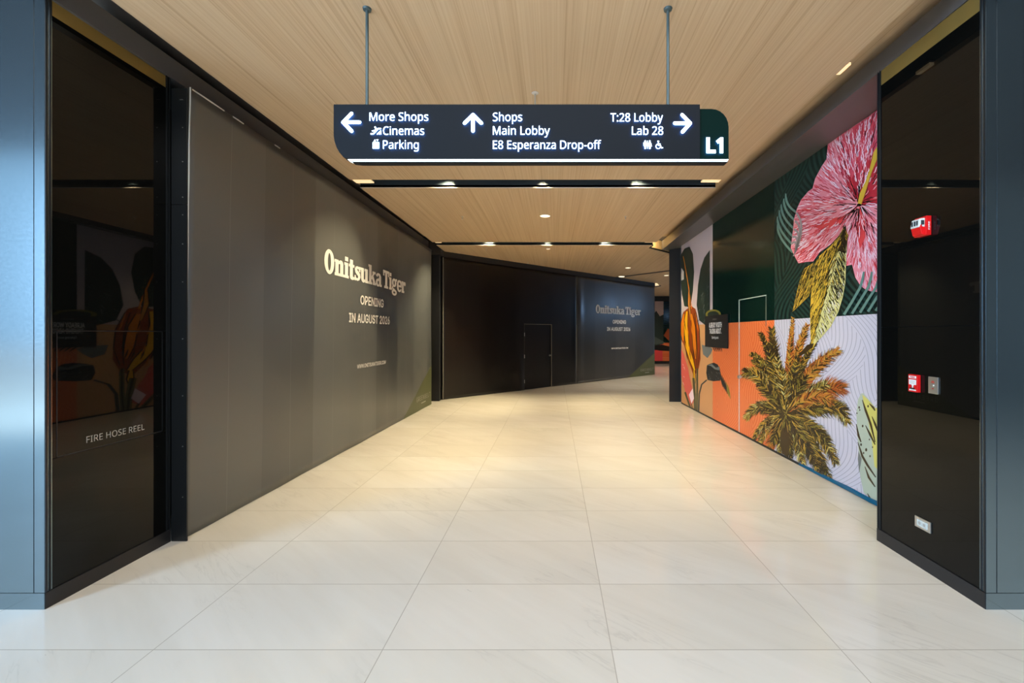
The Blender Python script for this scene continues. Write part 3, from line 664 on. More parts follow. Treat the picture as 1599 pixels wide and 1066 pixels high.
# condensed slab-serif capitals and small letters for the shop name: (advance, [outlines or strokes])
def slab_glyph(ch):
    if ch == 'O': return 66, [[oval(31, 50, 30, 53)[::-1], oval(31, 50, 10.5, 39)]]
    arch = [(22, 50), (22, 60), (28, 67), (37, 71.5), (46, 71), (53, 65), (56, 56), (56, 48), (36, 45), (36, 52), (33, 56), (28, 55)]
    if ch == 'n': return 65, [[rect(4, 0, 24, 70)], [rect(0, 0, 30, 11)], [rect(-1, 59, 20, 70)], [rect(36, 0, 56, 52)], [rect(31, 0, 62, 11)], [arch]]
    if ch == 'i': return 33, [[rect(4, 0, 24, 70)], [rect(-1, 0, 30, 11)], [rect(-1, 59, 20, 70)], [rect(4, 79, 24, 97)]]
    if ch == 't': return 40, [[rect(6, 14, 26, 92)], [rect(-2, 59, 37, 70)], [[(6, 16), (8, 5), (15, -1), (26, -2), (38, 2), (38, 13), (31, 11), (26, 15)]]]
    if ch == 's': return 47, [[stroke2([(38, 56), (33, 62), (24, 65), (14, 62), (10, 54), (14, 45), (23, 38), (33, 31), (36, 20), (32, 10), (22, 5), (12, 8), (6, 14)], [9, 9, 11, 13, 16, 18, 19, 18, 16, 13, 11, 9, 9], False)], [rect(34, 46, 42, 70)], [rect(1, 0, 9, 24)]]
    if ch == 'u': return 66, [[rect(4, 18, 24, 70)], [rect(-2, 59, 20, 70)], [rect(37, 0, 57, 70)], [rect(31, 59, 50, 70)], [rect(40, 0, 63, 11)], [[(4, 22), (6, 10), (13, 1), (22, -2), (31, 1), (38, 8), (38, 18), (31, 14), (27, 14), (24, 18), (24, 24)]]]
    if ch == 'k': return 66, [[rect(4, 0, 24, 100)], [rect(0, 0, 29, 11)], [rect(-2, 89, 20, 100)], [[(22, 30), (22, 36), (40, 62), (53, 62), (34, 37), (30, 28)]], [rect(34, 59, 61, 70)], [[(28, 36), (40, 48), (62, 8), (42, 8)]], [rect(36, 0, 66, 11)]]
    if ch == 'a': return 60, [[rect(31, 8, 51, 54)], [rect(36, 0, 58, 11)], [stroke2([(8, 52), (13, 61), (24, 65), (36, 62), (41, 52)], [16, 13, 12, 14, 18], False)], [oval(20, 19, 20, 21)[::-1], oval(24, 19, 8, 11)], [[(20, 28), (20, 40), (33, 44), (33, 33)]]]
    if ch == 'T': return 68, [[rect(22, 0, 44, 100)], [rect(0, 87, 66, 100)], [rect(0, 70, 10, 90)], [rect(56, 70, 66, 90)], [rect(12, 0, 54, 12)]]
    if ch == 'g': return 60, [[oval(25, 46, 25, 25)[::-1], oval(25, 46, 8, 14)], [rect(42, 58, 58, 71)], [oval(27, -12, 29, 18)[::-1], oval(27, -12, 14, 7)], [stroke2([(12, 26), (6, 16), (12, 6), (30, 3)], [10, 12, 13, 12], False)]]
    if ch == 'e': return 58, [[stroke2([(51, 36), (50, 52), (42, 63), (29, 66), (16, 62), (10, 48), (9, 34), (11, 18), (18, 8), (30, 4), (42, 8), (51, 18)], [10, 16, 14, 12, 14, 19, 20, 19, 15, 12, 10, 8], False)], [rect(12, 30, 56, 40)]]
    if ch == 'r': return 48, [[rect(4, 0, 24, 70)], [rect(0, 0, 32, 11)], [rect(-2, 59, 20, 70)], [stroke2([(20, 48), (26, 60), (36, 64)], [10, 12, 13], False)], [oval(39, 58, 10, 12)[::-1]]]
    return 14, []


def slab_text(mb, s, place, u0, u1, v, cap, mat, off):
    x, items = 0.0, []
    for ch in s:
        adv, shapes = slab_glyph(ch)
        items.append((x, shapes))
        x += adv - (0.5 if ch != ' ' else 0)
    kx, kz = (u1 - u0) / (x - 3), cap / 100.0
    k = 0
    for ox, shapes in items:
        for loops in shapes:
            k += 1
            ar = [sum(l[i - 1][0] * l[i][1] - l[i][0] * l[i - 1][1] for i in range(len(l))) for l in loops]
            g = 1 if ar[0] > 0 else -1
            fat = [fatten(l, -0.9 * g) for j, l in enumerate(loops)]
            fill(mb, [[(u0 + (ox + a) * kx, v + b * kz) for a, b in l] for l in fat], place, mat, off + 0.00006 * k)

# ================================================================== the place
def lerp(a, b, t): return a + (b - a) * t


Z_C = 3.69            # underside of the oak ceiling
Q = math.sqrt(0.5)


def left_hoarding(u, v, n=0.0):      # u = distance from the viewer along the passage, v = height
    s, t = (u - 3.5) / 6.75, v / 3.6
    x = lerp(lerp(-2.955, -2.86, s), lerp(-2.898, -2.856, s), t)
    x += 0.005 * math.sin(u * 3.1 + 0.7 * v) * math.sin(v * 1.7 + 0.4) + 0.003 * math.sin(u * 7.0) * math.exp(-v * 1.2)
    return (x + n, u, v)


def far_hoarding(u, v, n=0.0):       # u = distance along the board from its left end
    w = n + 0.006 * math.sin(u * 2.3 + v) * math.sin(v * 1.3)
    w += 0.05 * math.exp(-((u - 2.5) / 0.16) ** 2 - ((v - 0.1) / 0.75) ** 2) + 0.02 * math.exp(-((u - 2.1 - 0.9 * v * 0.2) / 0.5) ** 2 - ((v - 0.5) / 0.5) ** 2)
    w += 0.025 * math.exp(-((u - 5.12) / 0.12) ** 2) * (0.4 + 0.6 * math.sin(v * 1.9) ** 2)
    return (-2.76 + u * Q + w * Q, 10.94 + u * Q - w * Q, v)


def mural(u, v, n=0.0):              # u = distance from the viewer along the passage
    return (3.1357 - 0.01304 * u - n, u, v)


def on_mural(px, py, n=0.0):         # the wall point seen at a picture point
    d = 3.1357 / ((px - VX) / F_PX + 0.01304)
    return mural(d, EYE + (VY - py) * d / F_PX, n)


# ------------------------------------------------------------------ setting
b = MB()
b.box((-18, -14, -0.12), (18, 27, 0), M['marble'])
tag(b.build('floor'), kind='structure')

b = MB()
b.box((-70, -70, -0.3), (70, 70, -0.13), M['grey_wall'])
tag(b.build('ground_outside'), kind='structure')

# oak ceiling: three floating fields with slots between them
b = MB()
b.prism([(-2.72, 2.62, Z_C), (2.222, 2.62, Z_C), (2.265, 5.856, Z_C), (-2.72, 5.856, Z_C)], (0, 0, 0.04), M['wood'])
b.prism([(-2.72, 6.18, Z_C), (2.27, 6.18, Z_C), (2.295, 9.85, Z_C), (-2.72, 9.85, Z_C)], (0, 0, 0.04), M['wood'])
b.prism([(-2.72, 10.18, Z_C), (2.28, 10.18, Z_C), (2.265, 10.48, Z_C), (13.5, 21.9, Z_C), (13.5, 24.0, Z_C), (2.2, 24.0, Z_C), (4.4, 18.4, Z_C), (-2.72, 11.05, Z_C)], (0, 0, 0.04), M['wood'])
tag(b.build('ceiling'), kind='structure')

b = MB()
b.box((-3.5, 2.63, 3.95), (14.0, 24.4, 4.3), M['fascia'])
b.box((-3.0, 2.64, 3.94), (-2.60, 10.4, 3.95), M['wood'])
b.box((2.15, 2.64, 3.94), (2.75, 10.4, 3.95), M['wood'])
tag(b.build('ceiling_upper'), kind='structure')


def slot(name, d0, d1, x0, x1):
    b = MB()
    k = M['slot_black']
    b.box((x0, d0 - 0.012, Z_C + 0.041), (x1, d0, 3.94), k)
    b.box((x0, d1, Z_C + 0.002), (x1, d1 + 0.015, 3.94), k)
    b.box((x0, d0, 3.925), (x1, d1, 3.94), k)
    b.box((x0, d1 - 0.006, Z_C - 0.002), (x1, d1 + 0.006, Z_C + 0.006), M['trim_light'])
    tag(b.build(name), kind='structure')


slot('trim_1', 5.856, 6.18, -2.72, 2.268)
slot('trim_2', 9.85, 10.18, -2.72, 2.285)

# fascias along both sides
b = MB()
b.prism([(-3.03, 2.62, 3.662), (-2.95, 10.42, 3.655), (-3.45, 10.42, 3.655), (-3.45, 2.62, 3.662)], (0, 0, 0.16), M['fascia'])
tag(b.build('trim_3'), kind='structure')

b = MB()
p = [(2.57, 2.62, 3.716), (3.3, 2.62, 3.815), (3.3, 2.62, 3.85), (2.57, 2.62, 3.85), (2.575, 10.5, 3.64), (3.3, 11.4, 3.74), (3.3, 11.4, 3.85), (2.575, 10.5, 3.85)]
b.tris(p, [(0, 1, 2, 3), (4, 7, 6, 5), (0, 4, 5, 1), (1, 5, 6, 2), (2, 6, 7, 3), (3, 7, 4, 0)], M['fascia'])
tag(b.build('trim_4'), kind='structure')

b = MB()
def hp(u, w, z): return (-2.76 + u * Q + w * Q, 10.94 + u * Q - w * Q, z)
b.prism([hp(0.0, 0.015, 3.55), hp(9.66, 0.015, 3.55), hp(9.66, -0.15, 3.55), hp(-0.1, -0.15, 3.55)], (0, 0, 0.39), M['black'])
b.prism([(-2.93, 10.35, 3.56), (-2.72, 10.60, 3.56), hp(0.0, 0.015, 3.56), hp(-0.2, -0.15, 3.56), (-3.45, 10.6, 3.56)], (0, 0, 0.38), M['black'])
tag(b.build('trim_5'), kind='structure')

# light-coloured cove return where the ceiling turns, with its lip
b = MB()
for (a, c) in (((2.28, 10.19), (2.265, 10.48)), ((2.265, 10.48), (4.2, 12.45))):
    dx, dy = c[0] - a[0], c[1] - a[1]
    L = math.hypot(dx, dy)
    nx, ny = dy / L * 0.012, -dx / L * 0.012
    b.prism([(a[0], a[1], Z_C + 0.02), (c[0], c[1], Z_C + 0.02), (c[0] + nx, c[1] + ny, Z_C + 0.02), (a[0] + nx, a[1] + ny, Z_C + 0.02)], (0, 0, 0.22), M['cream'])
    b.prism([(a[0], a[1], Z_C - 0.015), (c[0], c[1], Z_C - 0.015), (c[0] + nx * 1.6, c[1] + ny * 1.6, Z_C - 0.015), (a[0] + nx * 1.6, a[1] + ny * 1.6, Z_C - 0.015)], (0, 0, 0.035), M['black'])
tag(b.build('trim_6'), kind='structure')

# walls round about
b = MB()
b.box((-18, 2.66, 0), (-3.50, 2.9, 7.0), M['dark_wall'])
b.box((-3.45, 3.5, 0), (-3.6, 10.8, 4.3), M['black'])
b.box((-3.6, 10.72, 0), (-2.795, 10.86, 3.94), M['black'])
b.box((-3.5, 10.9, 0), (-3.35, 24.4, 4.3), M['black'])
tag(b.build('wall_left'), kind='structure')
b = MB()
b.box((3.32, 2.66, 0), (18, 2.9, 7.0), M['dark_wall'])
b.box((3.18, 2.9, 0), (3.30, 10.6, 3.9), M['black'])
b.prism([(2.785, 10.63, 0), (3.05, 10.60, 0), (3.2, 10.9, 0), (2.86, 10.9, 0)], (0, 0, 3.72), M['black'])
b.prism([(3.06, 10.9, 0), (14.0, 21.9, 0), (14.0, 22.2, 0), (3.06, 11.1, 0)], (0, 0, 4.0), M['dark_wall'])
tag(b.build('wall_right'), kind='structure')
b = MB()
b.box((-3.5, 24.15, 0), (14.2, 24.4, 4.3), M['dark_wall'])
tag(b.build('wall_far'), kind='structure')
b = MB()
b.box((1.2, -6.3, 0), (18, -6.0, 6.2), M['back_wall'])
b.box((-3.02, 2.40, 3.73), (2.56, 2.6, 5.6), M['dark_wall'])
tag(b.build('wall_back'), kind='structure')
b = MB()
b.box((-18, -4.4, 5.6), (18, 2.62, 5.8), M['canopy'])
b.box((3.0, -6.2, 5.6), (18, -4.4, 5.8), M['canopy'])
tag(b.build('ceiling_canopy'), kind='structure')


# ------------------------------------------------------------------ glass-faced pillars either side of the mouth of the passage
def glass_pillar(side, label):
    s = -1 if side == 'l' else 1
    X = -3.03 if side == 'l' else 2.57
    XF = X + s * 0.067                       # seam in the front cladding
    far = 3.475 if side == 'l' else 3.50
    zt = 3.66 if side == 'l' else 3.716
    br = 3.565 if side == 'l' else 3.594
    t = thing('glass_pillar', label, 'pillar', (X, 2.62, 0), kind='thing')
    o = s * 0.003
    b = MB(); b.box((XF + o, 2.62, 0.098), (X + s * 2.4, 2.66, 5.55), M['pillar_metal']); b.build('front_panel', t)
    b = MB(); b.box((X + s * 0.004, 2.62, 0.098), (XF - o, 2.66, 5.55), M['pillar_metal']); b.build('corner_panel', t)
    b = MB()
    b.box((X + s * 0.001, 2.617, 0), (X + s * 2.4, 2.66, 0.096), M['pillar_metal'])
    b.build('plinth', t)
    b = MB(); b.box((X - s * 0.002, 2.62, 0), (X + s * 0.09, far, 0.096), M['plinth']); b.build('plinth', t)
    b = MB()
    b.box((X, 2.622, 0.098), (X + s * 0.08, 2.634, zt), M['frame_metal'])
    b.box((X + s * 0.016, 2.634, 0.098), (X + s * 0.08, 2.644, zt), M['black'])
    b.box((X, 2.644, 0.098), (X + s * 0.08, 2.652, zt), M['frame_metal'])
    b.build('frame_post', t)
    b = MB()
    b.box((X, far - 0.034, 0.098), (X + s * 0.08, far - 0.024, zt + 0.0), M['frame_metal'])
    b.box((X + s * 0.014, far - 0.024, 0.098), (X + s * 0.08, far - 0.012, zt), M['black'])
    b.box((X, far - 0.012, 0.098), (X + s * 0.08, far, zt), M['frame_metal'])
    b.build('frame_post', t)
    y0, y1 = 2.652, far - 0.034
    b = MB(); b.box((X + s * 0.008, y0, br), (X + s * 0.03, y1, zt - 0.004), M['brass']); b.build('bronze_strip', t)
    if side == 'l':
        panes = [((y0, 0.098), (y1, 0.880)), ((y0, 1.663), (y1, br)), ((y0, 0.883), (2.684, 1.660)), ((3.412, 0.883), (y1, 1.660))]
    else:
        panes = [((y0, 0.098), (y1, 1.690)), ((y0, 1.693), (y1, br))]
    for (a, c) in panes:
        b = MB(); b.box((X + s * 0.006, a[0], a[1]), (X + s * 0.02, c[0], c[1]), M['black_glass']); b.build('glass_panel', t)
    b = MB(); b.box((X + s * 0.021, y0, 0.098), (X + s * 0.05, y1, br), M['black']); b.build('backing', t)
    if side == 'r':
        b = MB(); b.box((X + s * 0.09, 3.46, 0), (3.30, far, 3.78), M['frame_metal']); b.build('return_panel', t)
    return t


glass_pillar('l', 'pillar at the left edge, blue-lit metal front and black glass side')
glass_pillar('r', 'pillar at the right edge, navy metal front, black glass side carrying red alarm devices')


def left_glass(u, v, n=0.0): return (-3.03 - 0.006 + n, u, v)
def right_glass(u, v, n=0.0): return (2.57 + 0.006 - n, u, v)


# flush hose cabinet in the left glass
t = thing('fire_hose_cabinet', 'flush black glass fire hose reel cabinet door with white lettering in left pillar', 'fire hose cabinet', (-3.03, 2.69, 0.88))
b = MB(); b.box((-3.036, 2.690, 0.890), (-3.05, 3.406, 1.655), M['black_glass']); b.build('door', t)
b = MB()
for a, c in (((2.684, 0.883), (2.6895, 1.660)), ((3.4065, 0.883), (3.412, 1.660)), ((2.684, 0.883), (3.412, 0.8895)), ((2.684, 1.6555), (3.412, 1.660))):
    b.box((-3.034, a[0], a[1]), (-3.05, c[0], c[1]), M['frame_metal'])
b.build('door_frame', t)
b = MB()
text(b, 'N', 'FIRE HOSE REEL', left_glass, 2.856, 3.26, 0.931, 0.042, M['print_grey'], off=0.001)
o = b.build('lettering', t); o['label'] = 'white FIRE HOSE REEL lettering'

# upright metal closer plate between the left pillar and the hoarding
t = thing('closer_plate', 'narrow upright black metal plate closing gap between left glass pillar and hoarding', 'metal plate', (-2.97, 3.5, 0))
b = MB()
b.box((-3.025, 3.479, 0.0), (-2.905, 3.490, 2.66), M['frame_metal'])
b.box((-3.025, 3.479, 2.664), (-2.905, 3.490, 3.58), M['frame_metal'])
b.build('plate', t)
for x, z, r_ in [(-2.935, z, 0.004) for z in (0.35, 0.75, 1.15, 1.6, 2.05, 2.35, 2.58, 2.72, 3.0, 3.27)] + [(x, 3.49, 0.0035) for x in (-2.955, -2.945, -2.935)]:
    b = MB(); b.tube((x, 3.4795, z), (x, 3.476, z), r_, M['chrome'], 10); b.build('screw', t)


# ------------------------------------------------------------------ hoardings
def sheet(mb, surf, u0, u1, v0, v1, nu, nv, thick, mat, hole=None):
    """wavy board face with a flat back and edges"""
    us = [lerp(u0, u1, i / nu) for i in range(nu + 1)]
    vs = [lerp(v0, v1, j / nv) for j in range(nv + 1)]
    if hole:                            # (u0, u1, v1): a door opening standing on the floor
        us = sorted(us + [hole[0], hole[1]]); vs = sorted(vs + [hole[2]])
        nu, nv = nu + 2, nv + 1
    pts = [surf(u, v, 0) for v in vs for u in us]
    fs = []
    for j in range(nv):
        for i in range(nu):
            if hole and hole[0] - 1e-6 <= us[i] < hole[1] - 1e-6 and vs[j] < hole[2] - 1e-6: continue
            fs.append((j * (nu + 1) + i, j * (nu + 1) + i + 1, (j + 1) * (nu + 1) + i + 1, (j + 1) * (nu + 1) + i))
    k = len(pts)
    pts += [surf(u0, v0, -thick), surf(u1, v0, -thick), surf(u1, v1, -thick), surf(u0, v1, -thick)]
    fs.append((k + 3, k + 2, k + 1, k))
    row = lambda j: [j * (nu + 1) + i for i in range(nu + 1)]
    col = lambda i: [j * (nu + 1) + i for j in range(nv + 1)]
    fs.append(tuple(row(0)[::-1] + [k, k + 1])); fs.append(tuple(row(nv) + [k + 2, k + 3]))
    fs.append(tuple(col(0) + [k + 3, k])); fs.append(tuple(col(nu)[::-1] + [k + 1, k + 2]))
    mb.tris(pts, fs, mat)


def notice(t, surf, name_u, name_v, name_cap, op_u, op_v, op_cap, au_u, au_v, au_cap, web_u, web_v, web_cap, tri, mall_u, mall_v, mall_cap):
    b = MB(); slab_text(b, 'Onitsuka Tiger', surf, name_u[0], name_u[1], name_v, name_cap, M['print_white'], 0.006)
    o = b.build('shop_name_lettering', t); o['label'] = 'large cream slab-serif shop name'
    b = MB()
    text(b, 'I', 'OPENING', surf, op_u[0], op_u[1], op_v, op_cap, M['print_white'], bold=0.018, off=0.006)
    b.build('opening_lettering', t)
    b = MB()
    text(b, 'I', 'IN AUGUST 2026', surf, au_u[0], au_u[1], au_v, au_cap, M['print_white'], bold=0.018, off=0.006)
    b.build('opening_lettering', t)
    b = MB()
    text(b, 'I', 'WWW.ONITSUKATIGER.COM', surf, web_u[0], web_u[1], web_v, web_cap, M['print_white'], bold=0.014, off=0.006)
    b.build('web_address_lettering', t)
    b = MB()
    n = 14
    for i in range(n):                     # olive corner, laid in strips so it follows the board
        a0, a1 = i / n, (i + 1) / n
        u0, u1 = lerp(tri[0], tri[1], a0), lerp(tri[0], tri[1], a1)
        b.poly([surf(u0, 0.004, 0.004), surf(u1, 0.004, 0.004), surf(u1, tri[2] * a1 + 0.004, 0.004), surf(u0, tri[2] * a0 + 0.004, 0.004)], M['olive'])
    o = b.build('corner_print', t); o['label'] = 'olive green triangle in the lower corner'
    b = MB()
    text(b, 'I', 'GREENBELT', surf, mall_u[0], mall_u[1], mall_v, mall_cap, M['print_grey'], track=0.16, off=0.008)
    m = (mall_u[0] + mall_u[1]) / 2; w = (mall_u[1] - mall_u[0]) * 0.16
    fill(b, [rect(m - w, mall_v - 0.075, m + w, mall_v - 0.052)], surf, M['print_grey'], 0.008)
    o = b.build('mall_name_lettering', t); o['label'] = 'small pale GREENBELT lettering'


t = thing('hoarding', 'long dark grey shop hoarding on the left with large white opening notice, nearest the viewer', 'hoarding', (-2.93, 3.5, 0))
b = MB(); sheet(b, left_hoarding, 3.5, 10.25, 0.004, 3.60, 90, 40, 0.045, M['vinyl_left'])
b.build('board', t, smooth=False)
for p_ in t.children[0].data.polygons: p_.use_smooth = True
b = MB()
n = 24
for i in range(n):
    z0, z1 = lerp(0.0, 3.6, i / n), lerp(0.0, 3.6, (i + 1) / n)
    k0, k1 = 0.004 * math.sin(i * 1.7) * (1 if i < 7 else 0.4), 0.004 * math.sin((i + 1) * 1.7) * (1 if i + 1 < 7 else 0.4)
    b.prism([left_hoarding(3.5 + k0, z0, 0.002), left_hoarding(3.5 + k1, z1, 0.002), left_hoarding(3.5 + k1, z1, 0.011), left_hoarding(3.5 + k0, z0, 0.011)], (0, -0.004, 0), M['edge_white'])
o = b.build('edge_strip', t); o['label'] = 'raw white board edge'
for d0, d1 in ((3.52, 3.86), (3.96, 4.10), (4.55, 4.64)):
    b = MB()
    b.poly([left_hoarding(d0, 3.588, 0.004), left_hoarding(d1, 3.588, 0.004), left_hoarding(d1, 3.600, 0.004), left_hoarding((d0 + d1) / 2, 3.603, 0.004), left_hoarding(d0, 3.600, 0.004)], M['edge_white'])
    b.build('torn_edge', t)
notice(t, left_hoarding, (5.54, 8.47), 2.42, 0.297, (6.57, 7.42), 2.085, 0.128, (6.22, 7.70), 1.808, 0.126, (6.47, 7.55), 1.128, 0.056,
       (8.40, 10.245, 0.90), (9.18, 10.14), 0.205, 0.10)

t = thing('hoarding', 'black shop hoarding slanting across the passage end, with a flush door and silver knob', 'hoarding', hp(0, 0, 0))
b = MB()
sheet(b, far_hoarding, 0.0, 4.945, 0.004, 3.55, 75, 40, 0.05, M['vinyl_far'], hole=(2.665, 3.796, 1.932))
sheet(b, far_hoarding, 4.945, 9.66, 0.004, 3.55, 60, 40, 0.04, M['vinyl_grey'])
o = b.build('board', t)
for p_ in o.data.polygons: p_.use_smooth = True
b = MB(); sheet(b, lambda u, v, n: hp(u, n - 0.012, v), 2.685, 3.775, 0.012, 1.915, 2, 2, 0.03, M['vinyl_far'])
dr = b.build('door', t)
b = MB()
c = hp(3.70, -0.012, 0.98)
b.tube(c, hp(3.70, 0.02, 0.98), 0.012, M['chrome'], 12)
b.tube(hp(3.70, 0.018, 0.98), hp(3.70, 0.055, 0.98), 0.03, M['chrome'], 14, r1=0.022)
b.build('knob', dr)
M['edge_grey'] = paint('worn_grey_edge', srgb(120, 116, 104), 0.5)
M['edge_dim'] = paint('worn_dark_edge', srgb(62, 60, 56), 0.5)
b = MB()
def bar(u0, v0, u1, v1, mat): b.prism([hp(u0, 0.001, v0), hp(u1, 0.001, v0), hp(u1, 0.001, v1), hp(u0, 0.001, v1)], (0.010 * Q, -0.010 * Q, 0), mat)
bar(3.778, 0.0, 3.796, 1.92, M['edge_grey'])
bar(2.667, 1.918, 3.796, 1.931, M['edge_grey'])
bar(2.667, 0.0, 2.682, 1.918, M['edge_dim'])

b.build('door_frame', t)
b = MB()
for i in range(10):
    za, zb = 1.93 * i / 10, 1.93 * (i + 1) / 10
    b.poly([far_hoarding(4.936, za, 0.003), far_hoarding(4.950, za, 0.003), far_hoarding(4.950, zb, 0.003), far_hoarding(4.936, zb, 0.003)], M['edge_grey'])
b.build('seam_strip', t)
for z in (0.25, 0.98, 1.62):
    b = MB()
    b.tube(hp(2.675, 0.016, z - 0.05), hp(2.675, 0.016, z + 0.05), 0.008, M['chrome'], 8)
    b.build('hinge', dr)
b = MB(); b.prism([hp(-0.012, 0.0, 0), hp(0.008, 0.004, 0), hp(0.008, 0.014, 0), hp(-0.012, 0.012, 0)], (0, 0, 3.54), M['edge_grey'])
o = b.build('edge_strip', t); o['label'] = 'raw pale board edge'
notice(t, far_hoarding, (5.93, 8.64), 2.356, 0.285, (6.89, 7.68), 2.012, 0.125, (6.565, 7.95), 1.752, 0.122, (6.82, 7.82), 1.088, 0.052,
       (7.83, 9.655, 0.88), (8.64, 9.56), 0.18, 0.095)


# ------------------------------------------------------------------ printed botanical mural on the right
def ink(name, r, g, b_, rough=0.38): return paint('ink_' + name, srgb(r, g, b_), rough, spec=0.4)


M['mural_green'] = make_wavy('green_wavy_print', srgb(10, 27, 23), srgb(33, 62, 55), 0.4, 0.085, 0.5)
M['mural_deep'] = make_wavy('deep_green_print', srgb(12, 32, 26), srgb(16, 40, 33), 0.16, 0.085, 0.5)
M['mural_orange'] = make_wavy('orange_wavy_print', srgb(228, 112, 58), srgb(238, 134, 82), 0.34, 0.062, 0.35)
M['mural_lilac'] = make_wavy('lilac_wavy_print', srgb(208, 205, 219), srgb(162, 162, 176), 0.36, 0.055, 0.14)
M['mural_mauve'] = ink('mauve', 200, 184, 188)
M['mural_tan'] = ink('tan', 214, 158, 106)
IK = {k: ink(k, *v) for k, v in dict(
    pink=(244, 150, 164), rose=(226, 84, 104), crimson=(196, 44, 62), blush=(255, 226, 238), coral=(236, 76, 80), wine=(92, 22, 36), black=(22, 18, 16),
    yellow=(222, 182, 62), gold=(196, 156, 60), olive=(140, 128, 52), straw=(214, 208, 138), brown=(66, 50, 26), rust=(176, 92, 40), ochre=(204, 138, 56),
    teal=(104, 140, 130), smoke=(172, 160, 160), leaf=(38, 52, 44), leafgrey=(78, 88, 84), banana=(244, 180, 28), amber=(226, 130, 24), umber=(150, 66, 24),
    bloom=(226, 104, 92), stem=(120, 112, 74), char=(44, 44, 44), ash=(120, 124, 120), sage=(182, 194, 176), lime=(214, 206, 110), bluefilm=(34, 96, 128), cloud=(220, 216, 214)).items()}

mt = thing('mural_hoarding', 'tall botanical print hoarding on the right with pink hibiscus, palm and colour blocks', 'mural', (3.05, 3.6, 0))

ZM, D0, D1, C1, C2 = 1.83, 3.53, 10.36, 8.39, 6.10
def top(d): return 3.79 - (d - 2.62) * 0.0096 + 0.01
b = MB()
def block(d0, d1, z0, z1, mat):
    za, zb = (top(d0), top(d1)) if z1 is None else (z1, z1)
    b.tris([mural(d0, z0), mural(d1, z0), mural(d1, zb), mural(d0, za), mural(d0, z0, -0.04), mural(d1, z0, -0.04), mural(d1, zb, -0.04), mural(d0, za, -0.04)],
           [(0, 1, 2, 3), (7, 6, 5, 4), (0, 4, 5, 1), (3, 2, 6, 7), (0, 3, 7, 4), (1, 5, 6, 2)], mat)
block(C1, D1, ZM, None, M['mural_mauve'])
block(C2, C1, ZM, None, M['mural_deep'])
block(D0, C2, ZM, None, M['mural_green'])
block(C1, D1, 0.03, ZM, M['mural_tan'])
block(C2, C1, 0.03, ZM, M['mural_orange'])
block(D0, C2, 0.03, ZM, M['mural_lilac'])
b.build('board', mt)

b = MB()
b.prism([mural(D0, 0.0, 0.006), mural(D1, 0.0, 0.006), mural(D1, 0.0, -0.03), mural(D0, 0.0, -0.03)], (0, 0, 0.03), M['frame_metal'])
b.build('base_rail', mt)
b = MB()
pts = [(4.02, 0.06), (4.3, 0.045), (4.6, 0.05), (4.9, 0.04), (5.2, 0.045), (5.5, 0.03)]
b.tris([q for d, z in pts for q in (mural(d, 0.004, 0.012 + 0.006 * math.sin(d * 9)), mural(d, z, 0.005))], [(2 * i, 2 * i + 1, 2 * i + 3, 2 * i + 2) for i in range(len(pts) - 1)],
       paint('blue_protective_film', srgb(30, 96, 130), 0.12))
o = b.build('base_film', mt); o['label'] = 'strip of blue protective film along the foot'

OM = on_mural
def lay(mb, pts, mat, off): fill(mb, [pts], OM, mat, off)


# hibiscus ---------------------------------------------------------------
b = MB()
HC = (1343.0, 319.0)
PET_L = [(1293, 224), (1291, 248), (1283, 260), (1273, 279), (1269, 294), (1262, 299), (1251, 312), (1245, 325), (1240, 342), (1239, 355), (1235, 387), (1241, 400), (1247, 411), (1258, 409),
         (1270, 408), (1280, 394), (1298, 381), (1309, 369), (1321, 351), (1330, 336), (1343, 321), (1353, 300), (1360, 240), (1367, 182), (1367, 175), (1330, 199)]
PET_T = [(1367, 174), (1354, 184), (1330, 200), (1308, 214), (1313, 240), (1312, 262), (1326, 296), (1343, 320), (1400, 322), (1448, 300), (1452, 250), (1452, 125), (1440, 122)]
PET_R = [(1343, 320), (1330, 336), (1321, 350), (1324, 372), (1323, 392), (1322, 415), (1331, 413), (1336, 433), (1344, 446), (1352, 452), (1362, 455), (1380, 456), (1400, 446), (1430, 400), (1446, 340), (1400, 318)]
lay(b, PET_L, IK['pink'], 0.002)
lay(b, PET_R, IK['pink'], 0.003)
lay(b, PET_T, IK['rose'], 0.004)
lay(b, [(1343, 320), (1326, 296), (1318, 276), (1322, 254), (1330, 280), (1339, 262), (1346, 285), (1358, 240), (1372, 250), (1420, 220), (1436, 300), (1390, 318)], IK['crimson'], 0.005)
lay(b, [(1343, 322), (1338, 340), (1340, 372), (1344, 388), (1352, 370), (1352, 344)], IK['coral'], 0.005)
lay(b, [(1343, 320), (1316, 338), (1290, 344), (1264, 352), (1284, 358), (1312, 350)], IK['coral'], 0.005)
rnd = random.Random(4)
k = 0
